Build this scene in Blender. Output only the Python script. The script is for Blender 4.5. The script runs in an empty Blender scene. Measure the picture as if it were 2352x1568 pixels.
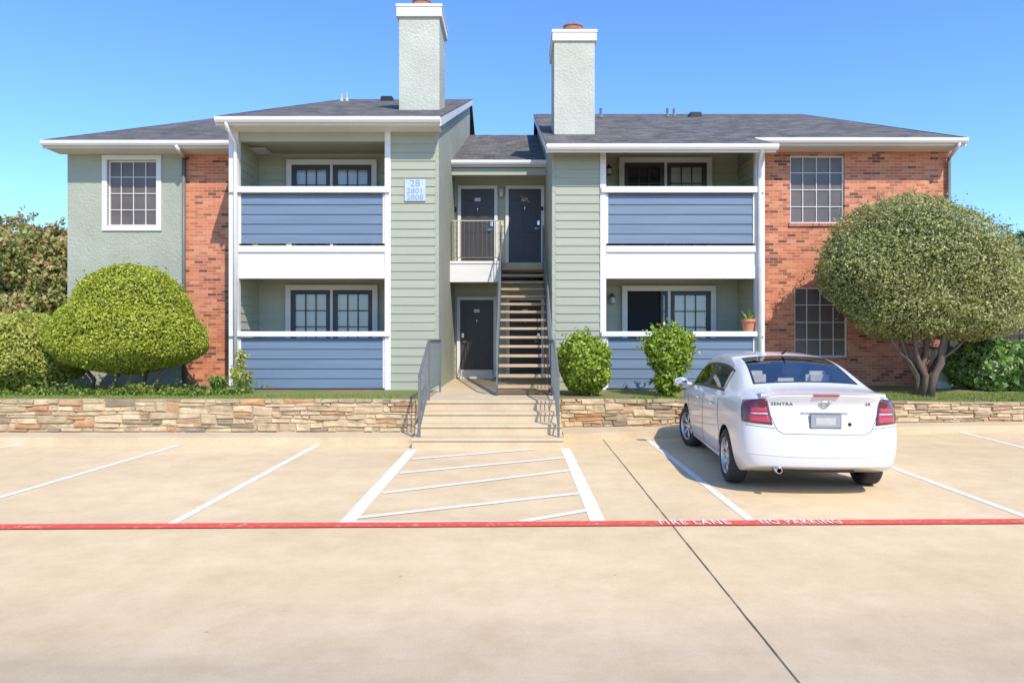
import bpy, bmesh, math, random
import numpy as np
from mathutils import Vector, Matrix
from mathutils.bvhtree import BVHTree
random.seed(7); np.random.seed(7)
R=math.radians
scn=bpy.context.scene; COL=scn.collection
K=1568.0; H=1.7; VX=1185.0; VY=775.0
def U(px,D): return (px-VX)/K*D
def V(py,D): return H+(VY-py)/K*D
def G(px,py):
    D=K*H/(py-VY); return (U(px,D),D)
# ------------------------------------------------------------------ materials
def newmat(name):
    m=bpy.data.materials.new(name); m.use_nodes=True
    nt=m.node_tree; return m,nt,nt.nodes['Principled BSDF']
def coord(nt,scale=(1,1,1),rot=(0,0,0)):
    t=nt.nodes.new('ShaderNodeTexCoord'); mp=nt.nodes.new('ShaderNodeMapping')
    mp.inputs['Scale'].default_value=scale; mp.inputs['Rotation'].default_value=rot
    nt.links.new(t.outputs['Object'],mp.inputs['Vector']); return mp.outputs[0]
def noise(nt,vec,scale,detail=4,rough=.6):
    n=nt.nodes.new('ShaderNodeTexNoise'); n.inputs['Scale'].default_value=scale
    n.inputs['Detail'].default_value=detail; n.inputs['Roughness'].default_value=rough
    nt.links.new(vec,n.inputs['Vector']); return n.outputs['Fac']
def ramp(nt,fac,stops,interp='LINEAR'):
    r=nt.nodes.new('ShaderNodeValToRGB'); cr=r.color_ramp; cr.interpolation=interp
    while len(cr.elements)<len(stops): cr.elements.new(.5)
    for e,(p,c) in zip(cr.elements,stops):
        e.position=p; e.color=(*c,1) if not isinstance(c,(int,float)) else (c,c,c,1)
    nt.links.new(fac,r.inputs['Fac']); return r.outputs['Color']
def mixc(nt,fac,a,b,mode='MIX'):
    n=nt.nodes.new('ShaderNodeMix'); n.data_type='RGBA'; n.blend_type=mode
    for s,v in ((n.inputs[0],fac),(n.inputs[6],a),(n.inputs[7],b)):
        if isinstance(v,bpy.types.NodeSocket): nt.links.new(v,s)
        elif isinstance(v,(int,float)): s.default_value=v
        else: s.default_value=(*v,1)
    return n.outputs[2]
def bump(nt,b,h,strength,dist=.01):
    n=nt.nodes.new('ShaderNodeBump'); n.inputs['Strength'].default_value=strength
    n.inputs['Distance'].default_value=dist
    nt.links.new(h,n.inputs['Height']); nt.links.new(n.outputs[0],b.inputs['Normal'])
def sc(c,k): return tuple(min(1,x*k) for x in c)
def surf(name,col,rough=.7,var=.1,ns=1.5,bs=.15,bscale=50,bd=.005,metal=0,coat=0,stretch=(1,1,1),spec=.4):
    m,nt,b=newmat(name); vec=coord(nt,stretch)
    f=noise(nt,vec,ns,6,.65)
    c=ramp(nt,f,[(.3,sc(col,1-var)),(.7,sc(col,1+var))])
    nt.links.new(c,b.inputs['Base Color']); b.inputs['Roughness'].default_value=rough
    b.inputs['Metallic'].default_value=metal; b.inputs['Specular IOR Level'].default_value=spec
    b.inputs['Coat Weight'].default_value=coat; b.inputs['Coat Roughness'].default_value=.03
    if bs>0: bump(nt,b,noise(nt,vec,bscale,4,.6),bs,bd)
    return m
def swz(nt,order):
    t=nt.nodes.new('ShaderNodeTexCoord'); s=nt.nodes.new('ShaderNodeSeparateXYZ'); c=nt.nodes.new('ShaderNodeCombineXYZ')
    nt.links.new(t.outputs['Object'],s.inputs[0])
    a=nt.nodes.new('ShaderNodeMath'); a.operation='ADD'
    nt.links.new(s.outputs[0],a.inputs[0])
    if order!='xy': nt.links.new(s.outputs[1],a.inputs[1])
    else: a.inputs[1].default_value=0
    if order=='xz': nt.links.new(a.outputs[0],c.inputs[0]); nt.links.new(s.outputs[2],c.inputs[1])
    elif order=='zx': nt.links.new(a.outputs[0],c.inputs[1]); nt.links.new(s.outputs[2],c.inputs[0])
    else: nt.links.new(a.outputs[0],c.inputs[0]); nt.links.new(s.outputs[1],c.inputs[1])
    return c.outputs[0]
def brickmat(name,order,bw,rh,mort,stops,mortc,rough=.85,bs=.5,bd=.01,lowvar=.35):
    m,nt,b=newmat(name); vec=swz(nt,order)
    t=nt.nodes.new('ShaderNodeTexBrick'); nt.links.new(vec,t.inputs['Vector'])
    t.inputs['Scale'].default_value=1; t.inputs['Brick Width'].default_value=bw; t.inputs['Row Height'].default_value=rh
    t.inputs['Mortar Size'].default_value=mort; t.inputs['Mortar Smooth'].default_value=.2
    t.inputs['Color1'].default_value=(0,0,0,1); t.inputs['Color2'].default_value=(1,1,1,1); t.inputs['Mortar'].default_value=(.5,.5,.5,1)
    c=ramp(nt,t.outputs['Color'],stops)
    vo=coord(nt)
    n=noise(nt,vo,40,4,.7); c=mixc(nt,.5,c,ramp(nt,n,[(.3,.65),(.7,1.0)]),'MULTIPLY')
    n2=noise(nt,vo,.9,4,.6); c=mixc(nt,lowvar,c,ramp(nt,n2,[(.3,.6),(.7,1.0)]),'MULTIPLY')
    c=mixc(nt,t.outputs['Fac'],c,mortc); nt.links.new(c,b.inputs['Base Color'])
    b.inputs['Roughness'].default_value=rough
    inv=nt.nodes.new('ShaderNodeMath'); inv.operation='MULTIPLY_ADD'; inv.inputs[1].default_value=-1
    nt.links.new(t.outputs['Fac'],inv.inputs[0]); 
    add=nt.nodes.new('ShaderNodeMath'); add.operation='MULTIPLY_ADD'; add.inputs[1].default_value=.35
    nt.links.new(n,add.inputs[0]); nt.links.new(inv.outputs[0],add.inputs[2])
    bump(nt,b,add.outputs[0],bs,bd); return m
def islandmat(name,stops,rough=.6,transl=0,bs=0,nmix=.3,nscale=12,spec=.3):
    m,nt,b=newmat(name); g=nt.nodes.new('ShaderNodeNewGeometry')
    c=ramp(nt,g.outputs['Random Per Island'],stops)
    vo=coord(nt); n=noise(nt,vo,nscale,5,.7)
    if nmix: c=mixc(nt,nmix,c,ramp(nt,n,[(.35,.35),(.65,1.0)]),'MULTIPLY')
    nt.links.new(c,b.inputs['Base Color']); b.inputs['Roughness'].default_value=rough
    b.inputs['Specular IOR Level'].default_value=spec
    if bs: bump(nt,b,noise(nt,vo,45,6,.7),bs,.012)
    if transl:
        t=nt.nodes.new('ShaderNodeBsdfTranslucent'); nt.links.new(c,t.inputs['Color'])
        mx=nt.nodes.new('ShaderNodeMixShader'); mx.inputs[0].default_value=transl
        out=nt.nodes['Material Output']; nt.links.new(b.outputs[0],mx.inputs[1]); nt.links.new(t.outputs[0],mx.inputs[2]); nt.links.new(mx.outputs[0],out.inputs['Surface'])
    return m
def glassmat(name,tint,alpha,rough=.03):
    m,nt,b=newmat(name); nt.nodes.remove(b)
    tr=nt.nodes.new('ShaderNodeBsdfTransparent'); tr.inputs[0].default_value=(*tint,1)
    gl=nt.nodes.new('ShaderNodeBsdfGlossy'); gl.inputs['Roughness'].default_value=rough; gl.inputs[0].default_value=(.92,.92,.92,1)
    fr=nt.nodes.new('ShaderNodeFresnel'); fr.inputs[0].default_value=1.5
    ma=nt.nodes.new('ShaderNodeMath'); ma.operation='MAXIMUM'; ma.inputs[1].default_value=alpha
    mx=nt.nodes.new('ShaderNodeMixShader'); nt.links.new(fr.outputs[0],ma.inputs[0]); nt.links.new(ma.outputs[0],mx.inputs[0])
    nt.links.new(tr.outputs[0],mx.inputs[1]); nt.links.new(gl.outputs[0],mx.inputs[2]); nt.links.new(mx.outputs[0],nt.nodes['Material Output'].inputs['Surface'])
    return m
M={}
M['siding']=surf('green_siding_paint',(.345,.36,.27),.65,.08,.8,.25,14,.004,stretch=(.6,.6,12))
M['siding_fill']=surf('green_siding_baked_fill',(.46,.47,.35),.65,.07,.8,.25,14,.004,stretch=(.6,.6,12))  # same green siding, colour lightened to mimic fill light in balconies and entry
M['green']=surf('green_trim_paint',(.38,.395,.30),.65,.06)
M['stucco']=surf('green_stucco',(.37,.39,.305),.9,.09,1.2,.8,22,.03)
M['stucco2']=surf('chimney_stucco',(.50,.505,.415),.9,.1,1.2,.8,18,.03)
M['white']=surf('white_trim_paint',(.71,.69,.65),.5,.06,1.5,.1,30,.003,stretch=(.5,.5,3))
M['blue']=surf('blue_panel_paint',(.135,.19,.262),.6,.12,.9,.25,16,.004,stretch=(.6,.6,10))
M['dark']=surf('dark_door_paint',(.055,.05,.05),.4,.05,2,.05)
M['iron']=surf('dark_iron',(.08,.083,.082),.45,.1,5,.1)
M['grayp']=surf('gray_rail_paint',(.14,.155,.15),.45,.1,5,.1)
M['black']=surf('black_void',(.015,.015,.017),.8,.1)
M['screen']=surf('solar_screen',(.13,.107,.09),.35,.25,1.2,0,spec=.5)
M['blind']=brickmat('slatted_blind','xz',3,.05,.004,[(0,(.75,.75,.70)),(1,(.8,.8,.74))],(.3,.3,.3),.6,.3)
M['pane']=glassmat('window_glass',(.88,.9,.9),.08)
M['brick']=brickmat('red_brick','xz',.205,.068,.0045,[(0,(.17,.07,.045)),(.09,(.30,.105,.06)),(.17,(.54,.17,.085)),(.6,(.64,.22,.105)),(1,(.74,.31,.165))],(.57,.38,.26),.85,.45,.008,.3)
M['soldier']=brickmat('soldier_brick','zx',.205,.068,.0045,[(0,(.22,.08,.05)),(.3,(.48,.16,.085)),(1,(.60,.23,.12))],(.5,.35,.25))
M['shingle']=brickmat('gray_shingles','xy',.28,.15,.004,[(0,(.072,.066,.06)),(.5,(.13,.119,.108)),(1,(.20,.183,.168))],(.04,.04,.038),.95,.8,.02)
M['terra']=surf('terracotta',(.55,.22,.11),.8,.2,6,.2)
M['rust']=surf('rusty_flue',(.32,.15,.10),.8,.35,6,.2)
M['stone']=islandmat('ledge_stone',[(0,(.30,.23,.15)),(.12,(.50,.38,.22)),(.4,(.66,.50,.30)),(.65,(.74,.58,.36)),(.82,(.60,.44,.25)),(.93,(.58,.31,.14)),(1,(.38,.32,.24))],.9,0,.9,.5,5)
M['mortar']=surf('mortar',(.42,.31,.19),.95,.3,5,.5)
M['bark']=surf('bark',(.14,.105,.075),.9,.3,8,.8,30,.02,stretch=(1,1,.3))
M['chrome']=surf('chrome',(.7,.7,.7),.12,.02,2,0,metal=1)
M['plastic']=surf('black_plastic',(.02,.02,.022),.4,.1)
M['sign']=surf('pale_blue_sign',(.45,.53,.60),.4,.04,2,0)
M['signtext']=surf('sign_lettering',(.24,.32,.45),.5,.02,2,0)
M['plate_w']=surf('plate_white',(.6,.62,.64),.5,.05,30,0)
M['plate_g']=surf('plate_gray',(.28,.30,.33),.5,.1,20,0)
M['plate_b']=surf('plate_blur',(.50,.46,.43),.5,.12,8,0)
def concrete(name,c0,c1,stain=True):
    m,nt,b=newmat(name); vo=coord(nt)
    f=noise(nt,vo,.35,8,.65); c=ramp(nt,f,[(.3,c0),(.7,c1)])
    f2=noise(nt,vo,90,3,.8); c=mixc(nt,.6,c,ramp(nt,f2,[(.25,.76),(.6,1.0)]),'MULTIPLY')
    f4=noise(nt,vo,2.2,9,.78); c=mixc(nt,.7,c,ramp(nt,f4,[(.34,(.82,.78,.73)),(.6,(1,1,1))]),'MULTIPLY')
    if stain:
        v2=coord(nt,(.12,.9,1)); f3=noise(nt,v2,1.0,6,.6)
        c=mixc(nt,.25,c,ramp(nt,f3,[(.36,(.78,.76,.76)),(.58,(1,1,1))]),'MULTIPLY')
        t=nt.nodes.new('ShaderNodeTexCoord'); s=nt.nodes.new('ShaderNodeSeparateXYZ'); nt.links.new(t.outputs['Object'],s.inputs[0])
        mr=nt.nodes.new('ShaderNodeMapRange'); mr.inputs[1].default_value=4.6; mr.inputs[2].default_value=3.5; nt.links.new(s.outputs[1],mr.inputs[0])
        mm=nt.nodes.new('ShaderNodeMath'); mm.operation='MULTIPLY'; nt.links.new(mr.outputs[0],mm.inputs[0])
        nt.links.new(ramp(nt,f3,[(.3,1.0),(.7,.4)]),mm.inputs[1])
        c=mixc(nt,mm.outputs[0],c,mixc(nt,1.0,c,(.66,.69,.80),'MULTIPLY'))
        vr=nt.nodes.new('ShaderNodeTexVoronoi'); vr.inputs['Scale'].default_value=1.9; nt.links.new(vo,vr.inputs['Vector'])
        sp=ramp(nt,vr.outputs['Distance'],[(.016,.5),(.026,1.0)])
        c=mixc(nt,.7,c,sp,'MULTIPLY')
    nt.links.new(c,b.inputs['Base Color']); b.inputs['Roughness'].default_value=.9; b.inputs['Specular IOR Level'].default_value=.25
    bump(nt,b,f2,.25,.004); return m
M['lot']=concrete('lot_concrete',(.69,.525,.305),(.80,.625,.385))
M['walk']=concrete('walk_concrete',(.56,.445,.285),(.69,.56,.37),False)
M['tread']=concrete('aggregate',(.44,.31,.18),(.60,.44,.27),False)
def paint(name,col,under=(.70,.54,.32),lo=.38):
    m,nt,b=newmat(name); vo=coord(nt); f=noise(nt,vo,14,8,.75)
    c=mixc(nt,ramp(nt,f,[(lo-.05,.0),(lo+.06,1.0)]),under,col)
    nt.links.new(c,b.inputs['Base Color']); b.inputs['Roughness'].default_value=.7; return m
M['wpaint']=paint('white_road_paint',(.82,.80,.74),lo=.36)
M['wpaint2']=paint('faded_road_paint',(.80,.77,.70),lo=.42)
M['wpaint3']=paint('faded_lettering_paint',(.82,.74,.66),(.70,.22,.16),lo=.41)
M['rpaint']=paint('red_road_paint',(.70,.085,.055),(.68,.36,.21),lo=.40)
M['joint']=surf('joint_dark',(.12,.09,.06),.9,.3,6,0)
m,nt,b=newmat('lawn_ground'); vo=coord(nt)
c=ramp(nt,noise(nt,vo,1.1,8,.7),[(.35,(.34,.22,.12)),(.5,(.22,.21,.07)),(.65,(.15,.22,.045))])
nt.links.new(c,b.inputs['Base Color']); b.inputs['Roughness'].default_value=1; bump(nt,b,noise(nt,vo,60,4,.7),.8,.03); M['lawn']=m
M['leaf_dome']=islandmat('clipped_leaves',[(0,(.24,.30,.02)),(.4,(.42,.49,.045)),(.8,(.56,.61,.08)),(1,(.68,.68,.15))],.55,.3,0,.3,2.2)
M['leaf_low']=islandmat('light_leaves',[(0,(.30,.34,.03)),(.5,(.50,.53,.09)),(1,(.67,.65,.18))],.55,.3,0,.35,2.2)
M['leaf_tree']=islandmat('olive_leaves',[(0,(.19,.21,.06)),(.35,(.37,.40,.11)),(.75,(.52,.53,.19)),(1,(.72,.68,.36))],.5,.3,0,.35,2.0,.5)
M['leaf_shrub']=islandmat('bright_leaves',[(0,(.14,.23,.015)),(.5,(.31,.44,.03)),(1,(.50,.60,.09))],.4,.3,0,.3,4,.5)
M['leaf_cover']=islandmat('cover_leaves',[(0,(.10,.16,.02)),(.5,(.22,.31,.04)),(1,(.38,.45,.08))],.5,.3,0,.4,4,.4)
M['leaf_hedge']=islandmat('hedge_leaves',[(0,(.08,.17,.03)),(.5,(.18,.32,.06)),(1,(.34,.48,.13))],.35,.25,0,.3,4,.6)
M['leaf_myrtle']=islandmat('myrtle_leaves',[(0,(.26,.30,.08)),(.55,(.44,.48,.15)),(.78,(.60,.52,.22)),(.92,(.72,.42,.24)),(1,(.74,.44,.28))],.6,.4,0,.2,1)
M['leaf_far']=islandmat('far_leaves',[(0,(.12,.20,.07)),(1,(.30,.42,.17))],.6,.25,0,.3,1)
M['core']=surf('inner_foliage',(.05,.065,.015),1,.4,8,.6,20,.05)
M['blade']=islandmat('grass_blades',[(0,(.14,.22,.04)),(.6,(.30,.42,.08)),(1,(.48,.50,.16))],.6,.25,0,.3,3)
# ------------------------------------------------------------------ mesh builder
OFF={}
class MB:
    def __init__(s): s.v=[]; s.f=[]
    def add(s,vs,fs):
        k=len(s.v); s.v+= [tuple(v) for v in vs]; s.f+=[tuple(i+k for i in f) for f in fs]; return s
    def box(s,x0,x1,y0,y1,z0,z1):
        return s.add([(x0,y0,z0),(x1,y0,z0),(x1,y1,z0),(x0,y1,z0),(x0,y0,z1),(x1,y0,z1),(x1,y1,z1),(x0,y1,z1)],
          [(0,3,2,1),(4,5,6,7),(0,1,5,4),(1,2,6,5),(2,3,7,6),(3,0,4,7)])
    def quad(s,*p): return s.add(p,[tuple(range(len(p)))])
    def prism(s,poly,lo,hi,axis='x'):
        n=len(poly)
        f=(lambda t,p:(t,p[0],p[1])) if axis=='x' else ((lambda t,p:(p[0],t,p[1])) if axis=='y' else (lambda t,p:(p[0],p[1],t)))
        vs=[f(lo,p) for p in poly]+[f(hi,p) for p in poly]
        return s.add(vs,[tuple(range(n)),tuple(range(2*n-1,n-1,-1))]+[(i,(i+1)%n,n+(i+1)%n,n+i) for i in range(n)])
    def tube(s,pts,r,n=8,cap=True):
        pts=[Vector(p) for p in pts]; rs=r if isinstance(r,(list,tuple)) else [r]*len(pts)
        vs=[];fs=[]; up=None
        for i,p in enumerate(pts):
            t=(pts[min(i+1,len(pts)-1)]-pts[max(i-1,0)]).normalized()
            if up is None: up=Vector((0,0,1)) if abs(t.z)<.9 else Vector((0,1,0))
            a=t.cross(up).normalized(); b2=a.cross(t).normalized(); up=b2
            for k in range(n):
                q=2*math.pi*(k+.5)/n; vs.append(p+(a*math.cos(q)+b2*math.sin(q))*rs[i])
        for i in range(len(pts)-1):
            for k in range(n): fs.append((i*n+k,i*n+(k+1)%n,(i+1)*n+(k+1)%n,(i+1)*n+k))
        if cap: fs+= [tuple(range(n)),tuple(range(len(vs)-1,len(vs)-n-1,-1))]
        return s.add(vs,fs)
    def lathe(s,prof,c,axis='z',n=24):
        vs=[];fs=[]; c=Vector(c)
        for r,h in prof:
            for k in range(n):
                q=2*math.pi*k/n; a,b_=r*math.cos(q),r*math.sin(q)
                vs.append(c+(Vector((a,b_,h)) if axis=='z' else Vector((h,a,b_)) if axis=='x' else Vector((a,h,b_))))
        for i in range(len(prof)-1):
            for k in range(n): fs.append((i*n+k,i*n+(k+1)%n,(i+1)*n+(k+1)%n,(i+1)*n+k))
        return s.add(vs,fs)
    def ell(s,c,r,nu=16,nv=10):
        vs=[];fs=[]
        for i in range(nv+1):
            t=math.pi*i/nv
            for k in range(nu):
                q=2*math.pi*k/nu; vs.append((c[0]+r[0]*math.sin(t)*math.cos(q),c[1]+r[1]*math.sin(t)*math.sin(q),c[2]+r[2]*math.cos(t)))
        for i in range(nv):
            for k in range(nu): fs.append((i*nu+k,i*nu+(k+1)%nu,(i+1)*nu+(k+1)%nu,(i+1)*nu+k))
        return s.add(vs,fs)
    def build(s,name,mat,parent=None,smooth=False,bevel=0,local=False,fixn=True):
        me=bpy.data.meshes.new(name); me.from_pydata(s.v,[],s.f)
        bm=bmesh.new(); bm.from_mesh(me)
        if fixn: bmesh.ops.recalc_face_normals(bm,faces=bm.faces)
        if bevel: bmesh.ops.bevel(bm,geom=bm.edges[:],offset=bevel,segments=2,affect='EDGES',clamp_overlap=True)
        if smooth:
            for f in bm.faces: f.smooth=True
        bm.to_mesh(me); bm.free(); me.materials.append(mat)
        return link(name,me,parent)
def link(name,me,parent):
    o=bpy.data.objects.new(name,me); COL.objects.link(o)
    if parent is not None:
        o.parent=parent
        if parent.type=='EMPTY' and parent.name in OFF: o.location=-Vector(OFF[parent.name])
    return o
def root(name,loc,label,cat,group=None,world=True,rz=0):
    o=bpy.data.objects.new(name,None); COL.objects.link(o); o.location=loc; o.rotation_euler=(0,0,rz)
    o['label']=label; o['category']=cat
    if group: o['group']=group
    if world: OFF[o.name]=loc
    return o
def tag(o,label=None,cat=None,group=None,kind=None):
    if label: o['label']=label
    if cat: o['category']=cat
    if group: o['group']=group
    if kind: o['kind']=kind
    return o
def text(name,body,size,mat,parent,mw,ext=.002,sx=1.0,spacing=1.0,bold=0):
    cu=bpy.data.curves.new(name,'FONT'); cu.body=body; cu.size=size; cu.extrude=ext; cu.align_x='CENTER'; cu.align_y='CENTER'; cu.space_character=spacing; cu.offset=bold
    t=bpy.data.objects.new('tmp',cu); COL.objects.link(t); bpy.context.view_layer.update()
    me=bpy.data.meshes.new_from_object(t.evaluated_get(bpy.context.evaluated_depsgraph_get()))
    bpy.data.objects.remove(t); bpy.data.curves.remove(cu)
    me.transform(Matrix.Diagonal((sx,1,1,1))); me.transform(mw); me.materials.clear(); me.materials.append(mat); me.name=name
    return link(name,me,parent)
# ------------------------------------------------------------------ ground
g=MB().box(-400,400,-200,600,-.3,-.01).build('ground',M['lawn']); tag(g,kind='structure')
lot=MB().quad((-45,-12,0),(45,-12,0),(45,13.9,0),(-45,13.9,0)).build('parking_lot',M['lot']); tag(lot,kind='structure')
def strip(mb,a,b,w,z=.004):
    a=Vector((*a,0)); b=Vector((*b,0)); d=(b-a).normalized(); n=Vector((-d.y,d.x,0))*w/2
    k=max(1,int((b-a).length/.25))
    L=[];Rr=[]
    for i in range(k+1):
        p=a.lerp(b,i/k); j=random.uniform(-.04,.04)*w
        L.append((p.x+n.x*(1+j/w),p.y+n.y*(1+j/w),z)); Rr.append((p.x-n.x*(1-j/w),p.y-n.y*(1-j/w),z))
    for i in range(k): mb.quad(L[i],Rr[i],Rr[i+1],L[i+1])
for a,b in (((740,1016),(387,1207)),((410,1022),(-40,1154)),((1485,1007),(1725,1195)),((2048,1073),(2420,1210)),((2205,992),(2440,1050)),((55,1020),(-300,1075))):
    mb=MB(); strip(mb,G(*a),G(*b),.085); mb.build('stall_line',M['wpaint2'],lot)
for a,b,w in (((947,1033),(793,1204),.14),((1299,1030),(1376,1203),.14)):
    hz=MB(); strip(hz,G(*a),G(*b),w,.004); hz.build('hatch_border',M['wpaint'],lot)
for a,b in (((945,1055),(1225,1032)),((918,1087),(1303,1051)),((878,1133),(1316,1080)),((818,1190),(1336,1133)),((1190,1200),(1352,1172)),((812,1201),(1368,1201))):
    hz=MB(); strip(hz,G(*a),G(*b),.08,.008); hz.build('hatch_stripe',M['wpaint'],lot)
mb=MB()
a=G(0,1211.5); b=G(2352,1198.5); d=(b[1]-a[1])/(b[0]-a[0])
strip(mb,(-30,a[1]+d*(-30-a[0])),(30,a[1]+d*(30-a[0])),.155,.012)
red=mb.build('fire_lane_stripe',M['rpaint'],lot)
for body,x0,x1 in (('FIRE LANE',1515,1677),('NO PARKING',1750,1937)):
    xa=U(x0,6.2); xb=U(x1,6.2); y=a[1]+d*((xa+xb)/2-a[0])
    t=text('fire_lane_lettering',body,.2,M['wpaint3'],red,Matrix.Identity(4),.0005,1,1.2,.001)
    w=t.dimensions.x; h_=t.dimensions.y; t.data.transform(Matrix.Translation((((xa+xb)/2),y,.018))@Matrix.Rotation(math.atan(d),4,'Z')@Matrix.Diagonal(((xb-xa)/w,.145/h_,1,1)))
mb=MB()
pa=G(1381,1004); pb=G(1845,1580); pb=(pa[0]+(pb[0]-pa[0])*1.6,pa[1]+(pb[1]-pa[1])*1.6)
prev=pa
for i in range(1,81):
    t=i/80; q=(pa[0]+(pb[0]-pa[0])*t+random.uniform(-.0015,.0015),pa[1]+(pb[1]-pa[1])*t)
    A=Vector((*prev,.006)); Bq=Vector((*q,.006)); w=random.uniform(.003,.0055)
    mb.quad(A+Vector((-w,0,0)),A+Vector((w,0,0)),Bq+Vector((w,0,0)),Bq+Vector((-w,0,0))); prev=q
mb.build('expansion_joint',M['joint'],lot)
# kerb strips
mb=MB()
mb.prism([(-45,10.8),(-1.62,10.8),(-1.62,11.55),(-45,11.55)],-.1,.12,'z')
kb=mb.build('kerb',M['walk'],None,bevel=.02); tag(kb,kind='structure')
mb=MB().prism([(.76,11.2),(2.2,11.55),(8,12.25),(45,14.4),(45,15.4),(8,12.95),(.76,12.25)],-.1,.12,'z')
kb=mb.build('kerb',M['walk'],None,bevel=.02); tag(kb,kind='structure')
# lawn (raised)
mb=MB(); xs=np.linspace(-60,60,121); ys=[11.62,12.0,12.4,12.8,13.3,13.8,14.3,15,17,20,30,60,120]
def lz(x,y):
    z=.60-.14*min(1,max(0,(x-1)/5))*min(1,max(0,(14.3-y)/1.4)); return z
def wy(x): return 12.3+.1*max(0,x) if x>.76 else 11.6
for i in range(len(xs)-1):
    x0,x1=xs[i],xs[i+1]
    for j in range(len(ys)-1):
        y0,y1=ys[j],ys[j+1]
        if x1>-1.62 and x0<.8 and y1<=20: continue
        if x0>0 and y1<=wy(x0)+.1: continue
        mb.quad((x0,y0,lz(x0,y0)),(x1,y0,lz(x1,y0)),(x1,y1,lz(x1,y1)),(x0,y1,lz(x0,y1)))
lawn=mb.build('lawn',M['lawn']); tag(lawn,kind='structure')
tag(MB().box(-2.1,-1.66,11.6,14.5,.3,.598).build('soil',M['lawn']),kind='structure')
tag(MB().box(.79,1.2,12.3,14.5,.3,.598).build('soil',M['lawn']),kind='structure')
wk=MB().box(-1.66,.79,12.05,20,.2,.62).build('walkway',M['walk'],bevel=.01); tag(wk,kind='structure')
# steps
st=root('entry_steps',(-.43,11.2,0),'broad low concrete entry steps rising from the parking lot to the stair landing','steps')
for i in range(4):
    y0=10.45+.4*i; z=.155*(i+1); x0,x1=-1.6-.004*i,.733+.004*i
    MB().prism([(y0+.022,z-.16 if i else -.05),(y0+.022,z-.045),(y0,z-.04),(y0,z-.008),(y0+.008,z),(y0+(.425 if i<3 else .395),z),(y0+(.425 if i<3 else .395),z-.16 if i else -.05)],x0,x1).build('step',M['walk'],st,bevel=.003)
MB().box(-1.58,.71,10.9,12.045,-.05,.15).build('step_base',M['walk'],st)
# retaining walls: wavy courses of irregular ledge stones, some two courses high
def stone_wall(nm,a,b,h0,h1,z0,label):
    a=Vector((*a,0)); b=Vector((*b,0)); L=(b-a).length; d=(b-a)/L; n=Vector((d.y,-d.x,0))
    r=root(nm,((a+b)/2)+Vector((0,.15,z0)),label,'retaining wall','stone retaining walls')
    mb=MB(); rb=random.Random(int(L*100)); NC=8
    fr=[0]; 
    for k in range(NC): fr.append(fr[-1]+rb.choice([.8,1,1.2,1.4]))
    fr=[f/fr[-1] for f in fr]
    def bz(k,u):
        hh=h0+(h1-h0)*min(1,u/min(L,8))
        w=(0 if k==0 else 1)*(.4 if k==NC else 1)
        return z0+hh*fr[k]+w*(.013*math.sin(u*1.7+k*2.1)+.010*math.sin(u*4.3+k*5.3)+.006*math.sin(u*11+k*3.1))
    skip=[[] for _ in range(NC+1)]
    for k in range(NC):
        x=rb.uniform(-.3,0)
        while x<L:
            w=rb.uniform(.10,.52); x1=min(x+w,L); xs0=max(x,0)
            blocked=[s for s in skip[k] if s[0]<x1-.001 and s[1]>xs0+.001]
            if blocked:
                s=blocked[0]
                if s[0]-xs0<.07: x=s[1]; continue
                x1=s[0]
            if x1-xs0<.05: x=x1+.001; continue
            kt=k+1
            if k<NC-1 and rb.random()<.20 and x1-xs0>.16: kt=k+2; skip[k+1].append((xs0,x1))
            e=rb.uniform(.012,.05); gp=.004
            j=lambda q:rb.uniform(-q,q)
            O=lambda u,zq,o: a+d*u+n*o+Vector((0,0,zq))
            u0,u1=xs0+gp,x1-gp; um=(u0+u1)/2+j(.03)
            ch=bz(kt,um)-bz(k,um)
            loop=[(u0+j(.006),bz(k,u0)+gp),(um,bz(k,um)+gp),(u1+j(.006),bz(k,u1)+gp),(u1+j(.012),bz(kt,u1)-gp),(um+j(.02),bz(kt,um)-gp+j(.004)),(u0+j(.012),bz(kt,u0)-gp)]
            cu=sum(p[0] for p in loop)/6; cz=sum(p[1] for p in loop)/6; ins=min(.3,ch*.35/(u1-u0+.01))
            bk=[O(u,zq,-.1) for u,zq in loop]; f1=[O(u,zq,e*.3) for u,zq in loop]
            f2=[O(u+(cu-u)*ins+j(.006),zq+(cz-zq)*.28+j(.004),e+j(.010)) for u,zq in loop]
            mb.add(bk+f1+f2+[O(cu,cz,e+j(.008))],[(i,(i+1)%6,6+(i+1)%6,6+i) for i in range(6)]+[(6+i,6+(i+1)%6,12+(i+1)%6,12+i) for i in range(6)]+[(12+i,12+(i+1)%6,18) for i in range(6)])
            x=x1
    mb.build('stone_face',M['stone'],r)
    m2=MB(); A=a+n*.006; Bq=b+n*.006; C=b-n*.3; D=a-n*.3
    hm=min(h0,h1)
    m2.add([q+Vector((0,0,zz)) for zz in (z0-.1,z0+hm-.02) for q in (A,Bq,C,D)],
            [(0,1,2,3),(4,5,6,7),(0,1,5,4),(1,2,6,5),(2,3,7,6),(3,0,4,7)])
    m2.build('wall_core',M['mortar'],r)
    return r
stone_wall('retaining_wall',(-24,11.42),(-1.64,11.42),.54,.54,.13,'long tan ledge stone retaining wall left of the concrete entry steps')
stone_wall('retaining_wall',(.78,12.05),(24,14.35),.50,.36,.125,'tan ledge stone retaining wall behind the white car, right of the steps')
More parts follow.
